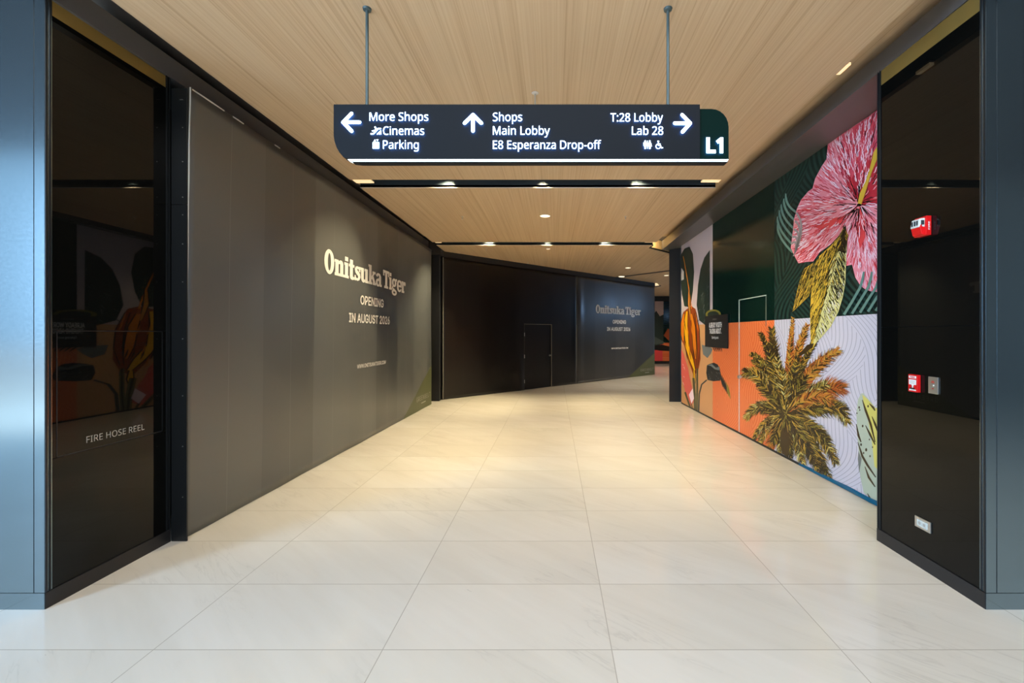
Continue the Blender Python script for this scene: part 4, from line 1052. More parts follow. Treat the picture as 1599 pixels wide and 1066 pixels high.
for poly, n, cols in ((PET_L, 820, ('blush', 'blush', 'blush', 'rose', 'rose', 'crimson', 'coral')), (PET_R, 480, ('blush', 'blush', 'blush', 'coral', 'crimson')), (PET_T, 640, ('blush', 'blush', 'blush', 'crimson', 'wine', 'coral', 'pink'))):
    xs = [p[0] for p in poly]; ys = [p[1] for p in poly]
    made = 0
    while made < n:
        x, y = rnd.uniform(min(xs), max(xs)), rnd.uniform(min(ys), max(ys))
        if not inside((x, y), poly): continue
        made += 1
        dx, dy = x - HC[0], y - HC[1]
        r = math.hypot(dx, dy) + 1e-6
        dx, dy = dx / r, dy / r
        L = rnd.uniform(7, 22)
        ph, am = rnd.uniform(0, 6.28), rnd.uniform(0.2, 0.75)
        pts = []
        bend = rnd.uniform(-0.25, 0.25)
        for i in range(6):
            s = L * i / 5
            w = am * math.sin(ph + s * 0.75) + bend * s * s / 20
            q = (x + dx * s - dy * w, y + dy * s + dx * w)
            if not inside(q, poly): break
            pts.append(q)
        if len(pts) < 3: continue
        c = rnd.choice(cols)
        if r < 38 and rnd.random() < 0.35: c = rnd.choice(('wine', 'black', 'crimson'))
        k += 1
        wd = rnd.uniform(0.7, 1.45)
        strip(b, pts, [wd * 0.4] + [wd] * (len(pts) - 2) + [wd * 0.3], OM, IK[c], 0.006 + 0.000002 * k)
for i in range(26):
    a = rnd.uniform(0, 2 * math.pi)
    r0, r1 = rnd.uniform(2, 12), rnd.uniform(16, 36)
    strip(b, [(HC[0] + r0 * math.cos(a), HC[1] + r0 * math.sin(a)), (HC[0] + r1 * math.cos(a + 0.06), HC[1] + r1 * math.sin(a + 0.06))], [1.6, 0.4], OM, IK['black'], 0.0105)
lay(b, [(1341, 319), (1344, 303), (1353, 284), (1359, 267), (1366, 238), (1392, 196), (1398, 200), (1372, 248), (1362, 270), (1356, 289), (1351, 306), (1347, 319)], IK['yellow'], 0.012)
strip(b, [(1347, 318), (1352, 304), (1357, 288), (1363, 269), (1372, 247)], [1.2, 1.0, 1.0, 0.9, 0.7], OM, IK['ochre'], 0.0125)
lay(b, oval(1343.5, 320, 3.6, 2.2), IK['black'], 0.013)
o = b.build('hibiscus_print', mt); o['label'] = 'large pink and crimson hibiscus flower'

# combed ribbons over the green
b = MB()
S_ = [(1227, 302), (1224, 310), (1220, 319), (1217, 328), (1214, 338), (1214, 350)]
E_ = [(1245, 332), (1243, 345), (1241, 358), (1239, 370), (1237, 381), (1238, 394)]
for i in range(6):
    s_, e_ = S_[i], E_[i]
    strip(b, bez(s_, (s_[0] - 1, s_[1] + 20), e_, 9), [1.6, 2.6] + [3.4] * 8, OM, IK['teal'], 0.0011)
    if i < 5: strip(b, bez((e_[0], e_[1]), (1263 - 3.6 * i, 354 + 4 * i), (1240 + 0.6 * i, 400 - 0.8 * i), 9), [3.0] * 8 + [2.4, 1.2], OM, IK['smoke'], 0.0125)
for i in range(5):
    x = 1320 + 12.5 * i
    strip(b, [(x, 491 - 1.5 * i), (x + 13, 470 - 1.5 * i), (x + 25, 449), (x + 29, 436), (x + 31, 424)], [4, 4, 4, 4, 2.6], OM, IK['teal'], 0.0135)
b.build('ribbon_print', mt)

# gold leaves under the flower
b = MB()
LEAF = [(1319, 353), (1326, 367), (1323, 380), (1322, 412), (1321, 441), (1317, 464), (1310, 487), (1298, 510), (1284, 526), (1276, 534), (1270, 544), (1261, 549), (1256, 548), (1267, 536), (1266, 516), (1266, 492),
        (1267, 464), (1270, 441), (1273, 412), (1280, 400), (1298, 384), (1311, 369)]
SMALL = [(1238, 487), (1243, 464), (1251, 433), (1257, 419), (1271, 410), (1271, 445), (1264, 462), (1251, 475)]
RIB = [(1320, 360), (1311, 384), (1296, 416), (1292, 450), (1285, 480), (1276, 510), (1270, 536)]
lay(b, SMALL, IK['gold'], 0.0062)
lay(b, LEAF, IK['yellow'], 0.0066)
lay(b, [(1319, 356), (1326, 367), (1323, 380), (1322, 412), (1321, 441), (1317, 464), (1310, 487), (1298, 510), (1284, 526), (1276, 534), (1270, 540), (1276, 510), (1285, 480), (1292, 450), (1296, 416), (1311, 384)], IK['straw'], 0.007)
lay(b, [(1319, 353), (1326, 367), (1323, 380), (1321, 396), (1312, 392), (1303, 396), (1309, 378)], IK['brown'], 0.0072)
strip(b, RIB, [2, 1.6, 1.4, 1.2, 1, 0.8, 0.5], OM, IK['black'], 0.0074)
for poly, n in ((LEAF, 1250), (SMALL, 300)):
    xs = [p[0] for p in poly]; ys = [p[1] for p in poly]
    m_ = 0
    while m_ < n:
        x, y = rnd.uniform(min(xs), max(xs)), rnd.uniform(min(ys), max(ys))
        if not inside((x, y), poly): continue
        if y > 450 and rnd.random() < 0.4: continue
        m_ += 1
        if poly is LEAF:
            rx = 1320 - (y - 360) * 0.27
            sgn = 1 if x > rx else -1
        else: sgn = -1
        L = rnd.uniform(5, 12)
        a = R(rnd.uniform(48, 72))
        p0 = (x, y); p1 = (x + sgn * L * 0.5 * math.cos(a), y + L * 0.6 * math.sin(a)); p2 = (x + sgn * L * math.cos(a) * 0.8, y + L * math.sin(a) * 1.1)
        pts = [q for q in bez(p0, p1, p2, 4) if inside(q, poly)]
        if len(pts) < 3: continue
        c = rnd.choice(('black', 'black', 'brown', 'olive', 'yellow') if not (sgn > 0 and y > 440) else ('black', 'olive', 'straw', 'brown', 'cloud'))
        if sgn > 0 and y < 470 and rnd.random() < 0.5: c = 'black'
        strip(b, pts, [rnd.uniform(0.4, 0.95)] * (len(pts) - 1) + [0.2], OM, IK[c], 0.0078 + m_ * 0.000001)
lay(b, [(1252, 549), (1262, 538), (1272, 536), (1268, 544), (1258, 552), (1246, 556)], IK['brown'], 0.0095)
o = b.build('leaf_print', mt); o['label'] = 'hanging gold and straw leaves hatched in black'

# palm ---------------------------------------------------------------------
b = MB()
PC = (1227, 646)
FR = [((1186, 692), (1205, 655), 11, 'g'), ((1201, 705), (1212, 668), 13, 'r'), ((1217, 711), (1217, 680), 8, 'g'), ((1257, 732), (1243, 684), 12, 'g'), ((1296, 750), (1268, 682), 16, 'd'),
      ((1305, 722), (1282, 662), 17, 'g'), ((1323, 658), (1300, 606), 19, 'g'), ((1315, 606), (1280, 600), 26, 'r'), ((1318, 640), (1290, 628), 20, 'd'), ((1308, 548), (1262, 572), 19, 'o'),
      ((1274, 534), (1244, 575), 11, 'd'), ((1260, 509), (1240, 560), 13, 'o'), ((1238.5, 498), (1233, 560), 9, 'o'), ((1206, 515), (1207, 570), 16, 'd'), ((1188, 521), (1206, 550), 10, 'd'),
      ((1174, 553), (1196, 556), 9, 'g'), ((1178, 562), (1200, 580), 11, 'd'), ((1165, 582), (1190, 578), 18, 'g'), ((1166, 652), (1186, 618), 13, 'g'), ((1178, 684), (1196, 650), 9, 'g'),
      ((1246, 560), (1236, 600), 14, 'd'), ((1290, 600), (1262, 612), 16, 'g'),
      ((1200, 545), (1212, 595), 17, 'd'), ((1214, 560), (1219, 600), 14, 'g'), ((1190, 600), (1206, 612), 17, 'd'), ((1256, 590), (1244, 615), 17, 'd'), ((1222, 580), (1226, 615), 14, 'g'),
      ((1278, 640), (1256, 630), 19, 'd'), ((1290, 685), (1262, 660), 18, 'd'), ((1272, 712), (1254, 676), 17, 'g'), ((1208, 690), (1216, 665), 11, 'd'), ((1236, 712), (1233, 680), 9, 'd'),
      ((1192, 640), (1208, 632), 13, 'd'), ((1300, 626), (1270, 606), 17, 'o'), ((1283, 742), (1258, 690), 14, 'd')]
PALS = {'g': ('brown', 'brown', 'brown', 'brown', 'gold', 'gold', 'olive', 'straw', 'black'), 'd': ('brown', 'brown', 'brown', 'black', 'gold', 'char', 'olive', 'brown'), 'r': ('rust', 'rust', 'umber', 'brown', 'ochre'), 'o': ('ochre', 'ochre', 'rust', 'brown', 'gold', 'black')}
for fi, (tip, ctl, wid, pal) in enumerate(FR):
    off = 0.0022 + fi * 0.00014
    cur = bez(PC, ctl, tip, 34)
    n = len(cur)
    under = {'g': 'brown', 'd': 'brown', 'r': 'umber', 'o': 'rust'}[pal]
    strip(b, cur[:n - 3], [3 + wid * 0.95 * math.sin(math.pi * min(1, (i + 2) / n * 1.0)) for i in range(n - 3)], OM, IK[under], off)
    for i in range(3, n):
        t = i / (n - 1)
        dx, dy = cur[i][0] - cur[i - 1][0], cur[i][1] - cur[i - 1][1]
        l = math.hypot(dx, dy) + 1e-6
        dx, dy = dx / l, dy / l
        for sg in (-1, 1):
            for rep in range(6):
                a = sg * R(rnd.uniform(18, 62))
                ln = wid * (0.35 + 0.75 * math.sin(math.pi * min(0.97, 0.12 + t * 0.8))) * rnd.uniform(0.5, 1.05)
                ex, ey = dx * math.cos(a) - dy * math.sin(a), dx * math.sin(a) + dy * math.cos(a)
                x, y = cur[i][0] + rnd.uniform(-0.8, 0.8), cur[i][1] + rnd.uniform(-0.8, 0.8)
                mid = (x + ex * ln * 0.55, y + ey * ln * 0.55)
                end = (x + ex * ln * 0.95 + dx * ln * 0.15, y + ey * ln * 0.95 + dy * ln * 0.15 + 0.10 * ln)
                strip(b, [(x, y), mid, end], [1.35, 1.1, 0.3], OM, IK[rnd.choice(PALS[pal])], off + 0.00006 + 0.00003 * rep)
    strip(b, cur, [1.6 - 1.2 * i / n for i in range(n)], OM, IK['olive' if pal != 'd' else 'black'], off + 0.0002)
lay(b, [(1221, 655), (1219, 690), (1222, 708), (1232, 714), (1234, 690), (1230, 655)], IK['brown'], 0.0072)
for i in range(230):
    a = rnd.uniform(0, 6.28); r0 = rnd.uniform(0, 20); L = rnd.uniform(6, 20)
    x, y = PC[0] + r0 * math.cos(a), PC[1] + r0 * math.sin(a) * 0.8
    strip(b, [(x, y), (x + L * math.cos(a), y + L * math.sin(a))], [1.5, 0.4], OM, IK[rnd.choice(('brown', 'brown', 'brown', 'black', 'gold', 'olive'))], 0.0075 + i * 0.000005)
o = b.build('palm_print', mt); o['label'] = 'brown and gold palm crown'

# spotted leaf at the near edge ---------------------------------------------
b = MB()
lay(b, [(1345, 614), (1340, 624), (1337.5, 645), (1339, 675), (1341, 705), (1340, 716), (1344, 746), (1349, 769), (1366, 782), (1392, 800), (1420, 780), (1424, 690), (1404, 640), (1367, 636), (1356, 622), (1349, 614)], IK['sage'], 0.002)
lay(b, [(1347, 616), (1356, 624), (1367, 637), (1404, 642), (1422, 690), (1418, 760), (1378, 740), (1366, 728), (1362, 690), (1356, 655), (1350, 635)], IK['lime'], 0.0024)
for s_ in ([(1347, 624), (1352, 640), (1360, 662), (1367, 690)], [(1352, 664), (1359, 678), (1367, 694)], [(1340, 690), (1347, 712), (1355, 726), (1368, 745)], [(1351, 728), (1357, 745), (1367, 760)], [(1337.6, 662), (1341, 680), (1345, 690)],
           [(1358, 630), (1364, 636), (1367, 641)], [(1362, 650), (1367, 662), (1372, 676)], [(1355, 770), (1360, 780), (1364, 783)]):
    strip(b, s_, [1.0] + [3.4] * (len(s_) - 2) + [1.6], OM, IK['brown'], 0.003)
for (x, y, r_) in ((1342, 636, 1.4), (1338.5, 645, 1.0), (1356, 634, 1.4), (1347.5, 665, 1.4), (1358, 686, 1.0), (1345, 694, 1.5), (1353, 702, 1.8), (1363, 698, 1.0), (1349, 707, 1.2), (1359, 712, 1.2), (1343, 640, 1.0)):
    lay(b, oval(x, y, r_ * 0.9, r_ * 1.5, n=10), IK['brown'], 0.003)
lay(b, [(1341, 704), (1346, 716), (1342, 738), (1340, 716)], IK['ash'], 0.0031)
b.build('spotted_leaf_print', mt)

# banana flower, leaves, protea at the far end --------------------------------
b = MB()
lay(b, [(1063, 398), (1069, 388), (1077, 385), (1082, 396), (1084, 425), (1082, 455), (1078, 480), (1069, 478), (1065, 460), (1063, 440)], IK['leaf'], 0.002)
lay(b, [(1108.6, 390), (1100, 402), (1094, 420), (1090, 445), (1088, 476), (1092, 500), (1102, 508), (1108.8, 500)], IK['leaf'], 0.002)
lay(b, [(1064, 418), (1068, 424), (1068, 436), (1064, 438)], IK['mural'] if 'mural' in IK else IK['cloud'], 0.0024)
for i in range(60):
    x, y = rnd.uniform(1090, 1108), rnd.uniform(395, 500)
    strip(b, [(x, y), (x - 4 * rnd.random(), y + rnd.uniform(3, 8))], [0.9, 0.3], OM, IK[rnd.choice(('leafgrey', 'char', 'ash'))], 0.0026) if x > 1114 - (y - 380) * 0.25 else None
strip(b, bez((1067, 400), (1075, 440), (1080, 482), 10), 1.0, OM, IK['amber'], 0.003)
lay(b, [(1064, 545), (1068, 552), (1073, 575), (1080, 600), (1084, 628), (1078, 634), (1072, 618), (1066, 596), (1064, 580)], IK['bloom'], 0.0022)
lay(b, [(1064, 500), (1067, 488), (1073, 482), (1080, 478), (1086, 482), (1090, 500), (1093, 530), (1094, 560), (1090, 580), (1083, 586), (1074, 560), (1069, 540), (1064, 530)], IK['umber'], 0.0026)
for s_, w_, c_ in (([(1073, 486), (1071, 505), (1073, 540), (1080, 562), (1085, 578)], 5.4, 'banana'), ([(1080, 490), (1083, 510), (1085, 540), (1087, 560)], 5.0, 'amber'), ([(1068, 490), (1066, 505), (1066, 522), (1067, 532)], 4.6, 'amber'),
                   ([(1086, 488), (1090, 515), (1091, 545), (1089, 570)], 4.0, 'umber'), ([(1076, 455), (1076, 475), (1079, 500)], 2.6, 'ochre'), ([(1084, 578), (1084.5, 592), (1084, 604)], 3.2, 'banana')):
    n = len(s_)
    strip(b, s_, [w_ * 0.5 + 1.4] + [w_ + 1.6] * (n - 2) + [w_ * 0.4 + 1.2], OM, IK['black'], 0.003 + 0.00005 * w_)
    strip(b, s_, [w_ * 0.5] + [w_] * (n - 2) + [w_ * 0.4], OM, IK[c_], 0.0036 + 0.00005 * w_)
for i in range(16):
    y0 = rnd.uniform(484, 560)
    x0 = rnd.uniform(1067, 1091)
    strip(b, [(x0, y0), (x0 + 1, y0 + 9), (x0 + 2.5, y0 + 17)], [0.4, 1.2, 0.3], OM, IK[rnd.choice(('black', 'brown', 'amber'))], 0.0043)
lay(b, [(1064, 560), (1069, 557), (1075, 575), (1078, 598), (1082, 612), (1075, 616), (1068, 600), (1064, 585)], IK['bloom'], 0.0045)
for i in range(26):
    x, y = rnd.uniform(1064, 1079), rnd.uniform(562, 612)
    if x - 1064 < (y - 548) * 0.3: strip(b, [(x, y), (x + 1.6, y + rnd.uniform(2, 5))], [0.8, 0.3], OM, IK[rnd.choice(('coral', 'rose', 'blush'))], 0.0048)
lay(b, [(1076, 616), (1082, 606), (1084, 622), (1080, 630)], IK['blush'], 0.0046)
for s_, w_ in (([(1070, 612), (1076, 630), (1081, 645)], 3.0), ([(1083, 590), (1085, 615), (1086, 646)], 4.0), ([(1089, 575), (1089, 610), (1088, 650)], 3.0), ([(1104, 593), (1096, 600), (1092, 615), (1091, 648)], 2.2), ([(1078, 612), (1080, 630), (1083, 645)], 1.6)):
    strip(b, s_, w_, OM, IK['stem'] if w_ != 2.2 else IK['leafgrey'], 0.0041)
    strip(b, s_, w_ * 0.35, OM, IK['brown'], 0.0044)
# grey bract under the black notice and the drooping protea head
lay(b, [(1096, 538), (1108, 541), (1113, 545), (1110, 552), (1105, 559), (1098, 553)], IK['ash'], 0.0028)
lay(b, [(1104, 570), (1108, 568), (1115, 566), (1121, 569), (1124, 576), (1126, 585), (1125, 594), (1114, 595), (1105, 593), (1103, 582)], IK['char'], 0.0028)
lay(b, [(1104, 570), (1110, 571), (1117, 577), (1124, 578), (1124, 572), (1118, 574), (1112, 568)], IK['ash'], 0.003)
for i in range(40):
    x, y = rnd.uniform(1104, 1124), rnd.uniform(574, 593)
    strip(b, [(x, y), (x + 1.4, y + rnd.uniform(1.5, 4))], [0.7, 0.2], OM, IK[rnd.choice(('black', 'ash', 'char'))], 0.0031)
for i in range(6):
    t0 = i / 6
    strip(b, [(1125 + 14 * t0, 582 + 22 * t0), (1126.5 + 15 * t0, 592 + 26 * t0), (1129 + 14 * t0, 604 + 22 * t0)], [0.6, 2.2, 0.6], OM, IK['char' if i < 4 else 'olive'], 0.0032)
for i in range(5):
    strip(b, [(1113 + 3 * i, 541 + i * 0.3), (1115 + 3 * i, 545), (1117 + 2.6 * i, 549)], [0.8, 1.4, 0.5], OM, IK['char'], 0.0029)
lay(b, oval(1114, 491, 12, 8), IK['olive'], 0.0024)
lay(b, oval(1114, 491, 9, 5.5), IK['leaf'], 0.0026)
o = b.build('banana_flower_print', mt); o['label'] = 'yellow banana flower, dark leaves and drooping protea'

# flush door cut into the mural
DA, DB = 7.21, 6.335
b = MB()
def mbar(d0, z0, d1, z1, mat, dep=0.007): b.prism([mural(d0, z0, 0.001), mural(d1, z0, 0.001), mural(d1, z1, 0.001), mural(d0, z1, 0.001)], (-dep, 0, 0), mat)
mbar(DA + 0.02, 0.03, DA, 2.2, M['edge_white'], 0.004)
mbar(DB, 1.75, DB - 0.012, 2.185, M['edge_grey'], 0.004)
mbar(DB, 0.03, DB - 0.006, 1.75, M['mural_orange'], 0.003)
mbar(DA + 0.02, 2.188, DB - 0.012, 2.2, M['edge_white'], 0.004)
dr = b.build('door_edge', mt); dr['label'] = 'worn white edge of a flush door'
b = MB()
c = Vector(mural(7.11, 0.945))
b.tube(c, c + Vector((-0.03, 0, 0)), 0.013, M['chrome'], 12)
b.tube(c + Vector((-0.028, 0, 0)), c + Vector((-0.07, 0, 0)), 0.034, M['chrome'], 16, r1=0.026)
b.build('knob', dr)

# black notice fixed to the mural
nd0, nd1, nz0, nz1 = 8.72, 7.63, 1.385, 1.985
t = thing('notice_board', 'square black notice with white slogan fixed to the mural beside the banana flower', 'notice', mural(nd0, nz0))
b = MB(); b.prism([mural(nd0, nz0, 0.016), mural(nd1, nz0, 0.016), mural(nd1, nz1, 0.016), mural(nd0, nz1, 0.016)], (-0.012, 0, 0), M['black']); b.build('panel', t)
def on_notice(u, v, n=0.0): return mural(nd0 - u, nz0 + v, 0.0285 + n)
for s_, u0, u1, v_, cap, mt_, bd, tr in (('ALREADY WORTH', 0.22, 0.84, 0.375, 0.088, 'print_white', 0.02, 0), ('TALKING ABOUT.', 0.24, 0.82, 0.262, 0.088, 'print_white', 0.02, 0),
                                     ('Opening soon.', 0.36, 0.70, 0.165, 0.045, 'print_white', 0.008, 0), ('GREENBELT', 0.41, 0.62, 0.515, 0.022, 'print_grey', 0, 0.1)):
    b = MB(); text(b, 'I', s_, on_notice, u0, u1, v_, cap, M[mt_], bold=bd, track=tr, off=0.0005); b.build('lettering', t)

# distant mural beyond the end of the slanting hoarding
t = thing('mural_hoarding', 'distant mural glimpsed beyond the slanting black hoarding, dark foliage above orange', 'mural', (5.5, 24.1, 0))
def far_mural(u, v, n=0.0): return (u, 24.1 - n, v)
b = MB()
b.box((3.6, 24.1, 0.0), (10.0, 24.14, 3.42), M['mural_deep'])
for a, c, m_ in (((3.6, 1.15), (6.0, 3.42), M['mural_mauve']), ((3.6, 0.15), (5.95, 1.15), IK['coral']), ((5.95, 0.15), (10.0, 1.15), M['mural_orange'])):
    b.box((a[0], 24.094, a[1]), (c[0], 24.1, c[1]), m_)
b.build('board', t)
b = MB()
fill(b, [[(4.6, 1.2), (5.2, 2.35), (5.6, 2.9), (5.8, 2.6), (6.0, 2.7), (6.0, 1.1), (5.5, 0.95)]], far_mural, IK['leaf'], 0.012)
fill(b, [[(5.3, 0.95), (5.9, 1.05), (6.7, 0.85), (6.6, 0.68), (5.8, 0.72), (5.2, 0.80)]], far_mural, IK['black'], 0.012)
fill(b, [[(6.0, 1.55), (6.25, 1.95), (6.6, 1.5), (6.3, 1.25)]], far_mural, IK['umber'], 0.013)
fill(b, [[(4.9, 1.2), (5.5, 1.5), (6.1, 1.15), (5.6, 1.05)]], far_mural, IK['leafgrey'], 0.014)
b.build('foliage_print', t)
b = MB(); b.box((3.6, 24.07, 0.0), (10.0, 24.1, 0.12), M['black']); b.build('base_rail', t)


# ------------------------------------------------------------------ hanging direction sign
SD = 2.75                              # its face is this far from the viewer
def sx(px): return (px - VX) * SD / F_PX
def sz(py): return EYE + (VY - py) * SD / F_PX
def on_sign(px, py, n=0.0): return (sx(px), SD - n, sz(py))


t = thing('hanging_sign', 'dark illuminated direction sign hanging on two rods with lit arrows and L1 tab', 'direction sign', (sx(807), SD + 0.05, sz(255)))
body = [(521, 163), (1093, 163), (1093, 247.5), (547, 247.5)] + [(521 + 40 - 40 * math.cos(R(a)), 208 + 47.5 * math.sin(R(a))) for a in (52, 40, 28, 16, 6, 0)]
b = MB(); b.prism([on_sign(x, y) for x, y in body], (0, 0.055, 0), M['sign_black']); b.build('panel', t)
tab = [(1093.4, 168.5), (1112, 168.5)] + [(1112 + 27 * math.sin(R(a)), 197 - 28.5 * math.cos(R(a))) for a in (15, 30, 45, 60, 75, 90)] + [(1139, 247.5), (1093.4, 247.5)]
b = MB(); b.prism([on_sign(x, y, -0.012) for x, y in tab], (0, 0.04, 0), M['sign_green'])
tb = b.build('level_tab', t); tb['label'] = 'deep green tab reading L1'
lip = [(549, 252.2), (1137, 252.2), (1135, 253.4), (560, 253.6)]
b = MB(); b.prism([on_sign(x, y) for x, y in lip], (0, 0.055, 0), M['sign_black']); b.build('bottom_lip', t)
led = [(542, 248.2), (1138, 248.2), (1136, 251.8), (550, 251.8)]
b = MB(); b.prism([on_sign(x, y, -0.004) for x, y in led], (0, 0.045, 0), M['sign_led']); o = b.build('light_strip', t); o['label'] = 'glowing white strip along the bottom'


def sign_text(bb, font, s, x0, x1, y, cap, bold=0.0):
    text(bb, font, s, lambda u, v, n=0.0: on_sign(u, -v, n), x0, x1, -y, cap, M['sign_lit'], bold=bold, off=0.007, depth=0.003, side=M['sign_side'], back=M['sign_halo'])


def sign_shape(bb, loops): fill(bb, loops, on_sign, M['sign_lit'], 0.007, 0.003, M['sign_side'], M['sign_halo'])


for s, x0, x1, y in (('More Shops', 578, 669.5, 189.8), ('Cinemas', 599, 663, 211.6), ('Parking', 599, 654.5, 233.2), ('Shops', 770, 815.5, 190.2), ('Main Lobby', 770, 858.5, 211.3),
                     ('E8 Esperanza Drop-off', 770, 938.3, 233.4), ('T:28 Lobby', 953, 1034.5, 190.9), ('Lab 28', 986.5, 1035, 211.5)):
    b = MB()
    sign_text(b, 'N', s, x0, x1, y, 13.0, bold=0.0)
    b.build('lettering', t)
for tip, tail, w1, w2 in (((537, 192), (562.5, 192), (550, 178.5), (550.3, 205.8)), ((739, 180.5), (739, 205.5), (726, 193.3), (752, 193.3)), ((1077, 193.5), (1053, 193.5), (1064.5, 180.5), (1065, 207))):
    b = MB()
    sign_shape(b, [stroke2([tip, tail], 5.4)])
    sign_shape(b, [stroke2([w1, tip], 5.4)])
    sign_shape(b, [stroke2([w2, tip], 5.4)])
    b.build('arrow', t)
b = MB()
# escalator
sign_shape(b, [stroke2([(580.5, 210), (584, 210), (591.5, 202), (595, 202)], 2.3)])
sign_shape(b, [stroke2([(582.5, 205.5), (586.5, 204.8), (588.6, 201.8)], 1.7)])
sign_shape(b, [oval(586.8, 199.8, 1.3, 1.4, n=12)])
sign_shape(b, [stroke2([(590, 210.5), (595.5, 205.5)], 1.6)])
sign_shape(b, [[(592, 211), (596.3, 211), (596.3, 206.5)]])
b.build('escalator_symbol', t)
b = MB()
fr = rect(583, 223, 593, 233)
sign_shape(b, [fr, [(584.2, 224.2), (591.8, 224.2), (591.8, 231.8), (584.2, 231.8)]])
for x in (585.9, 588.0, 590.1):
    sign_shape(b, [oval(x, 225.8, 0.7, 0.8, n=8)]); sign_shape(b, [rect(x - 0.75, 226.8, x + 0.75, 231.2)])
sign_shape(b, [[(584.6, 221.6), (588, 221.6), (586.3, 218.6)]]); sign_shape(b, [[(588.6, 218.6), (592, 218.6), (590.3, 221.6)]])
b.build('lift_symbol', t)
b = MB()
for x in (1007, 1014):
    sign_shape(b, [oval(x, 221.6, 1.4, 1.5, n=12)])
sign_shape(b, [[(1004.2, 223.6), (1009.8, 223.6), (1009.4, 229), (1008.4, 229), (1008.2, 233.3), (1005.8, 233.3), (1005.6, 229), (1004.6, 229)]])
sign_shape(b, [[(1012, 223.6), (1016, 223.6), (1017.4, 229.4), (1015.5, 229.6), (1015.3, 233.3), (1012.7, 233.3), (1012.5, 229.6), (1010.6, 229.4)]])
sign_shape(b, [rect(1010.1, 220.4, 1010.6, 233.3)])
b.build('restroom_symbol', t)
b = MB()
sign_shape(b, [oval(1027.3, 221.8, 1.3, 1.4, n=12)])
sign_shape(b, [stroke2([(1027.4, 224), (1027.6, 228), (1031, 228.3), (1032.4, 232.2), (1034.2, 231.6)], 1.4)])
sign_shape(b, [stroke2([(1027.5, 225.6), (1030.6, 225.8)], 1.1)])
sign_shape(b, [stroke2([(1025.8, 226.2), (1024, 227.8), (1023.6, 230), (1024.8, 232.2), (1027, 233.2), (1029.4, 232.4), (1030.4, 230.6)], 1.2)])
b.build('wheelchair_symbol', t)
b = MB()
text(b, 'N', 'L1', lambda u, v, n=0.0: on_sign(u, -v, n - 0.012), 1104.5, 1128, -237.5, 22, M['sign_lit'], bold=0.03, off=0.007, depth=0.003, side=M['sign_side'], back=M['sign_halo'])
b.build('level_lettering', tb)
for x in (sx(573.2) * 1.009, sx(1043) * 1.009):
    b = MB()
    b.tube((x, 2.775, sz(163.5)), (x, 2.775, Z_C), 0.0095, M['rod'], 14)
    b.tube((x, 2.775, sz(163.5)), (x, 2.775, sz(163.5) + 0.012), 0.014, M['rod'], 14)
    rd = b.build('rod', t)
    b = MB(); b.lathe((x, 2.775, Z_C - 0.016), [(0.012, 0), (0.024, 0.004), (0.027, 0.016)], M['rod']); b.build('ceiling_cup', rd)


# ------------------------------------------------------------------ devices on the right glass
t = thing('strobe_alarm', 'red fire alarm strobe with clear lens, uppermost device on the right glass', 'fire alarm', (2.573, 3.05, 2.25))
b = MB()
z0, z1 = 2.315, 2.447
p = [(2.575, 3.0, z0), (2.575, 3.10, z0), (2.575, 3.10, z1), (2.575, 3.0, z1), (2.535, 3.0, z0), (2.535, 3.10, z0), (2.540, 3.10, z1), (2.540, 3.0, z1)]
cube = [(0, 1, 2, 3), (4, 7, 6, 5), (0, 4, 5, 1), (1, 5, 6, 2), (2, 6, 7, 3), (3, 7, 4, 0)]
b.tris(p, cube, M['red'])
p = [(2.536, 3.012, z0 + 0.004), (2.536, 3.094, z0 + 0.004), (2.540, 3.094, z1 - 0.016), (2.540, 3.012, z1 - 0.016), (2.520, 3.014, z0 + 0.008), (2.520, 3.092, z0 + 0.008), (2.506, 3.092, z1 - 0.068), (2.506, 3.014, z1 - 0.068)]
b.tris(p, cube, M['red'])
b.build('housing', t, bevel=0.003)
b = MB()
p = [(2.540, 3.010, z1 - 0.076), (2.540, 3.096, z1 - 0.076), (2.542, 3.096, z1 - 0.010), (2.542, 3.010, z1 - 0.010), (2.500, 3.016, z1 - 0.074), (2.500, 3.090, z1 - 0.074), (2.508, 3.086, z1 - 0.016), (2.508, 3.020, z1 - 0.016)]
b.tris(p, cube, M['lens'])
ln = b.build('lens', t, bevel=0.006)
b = MB()
for yy in (3.03, 3.05, 3.072): b.box((2.4985, yy - 0.005, z1 - 0.062), (2.503, yy + 0.005, z1 - 0.030), M['lens_dark'])
b.box((2.512, 3.006, z1 - 0.060), (2.53, 3.0102, z1 - 0.030), M['lens_dark'])
b.build('reflector', ln)
def strobe_side(u, v, n=0.0): return (2.570 - u, 2.9995 - n, v)
b = MB()
text(b, 'N', 'FIRE', lambda u, v, n=0.0: (2.562 - v, 2.9985 - n, 2.352 + u), 0.0, 0.056, 0.0, 0.011, M['print_white'], bold=0.01, off=0.0003)
fill(b, [rect(3.022, z0 + 0.014, 3.064, z0 + 0.022)], lambda u, v, n=0.0: (2.5185, u, v), M['print_white'])
b.build('lettering', t)

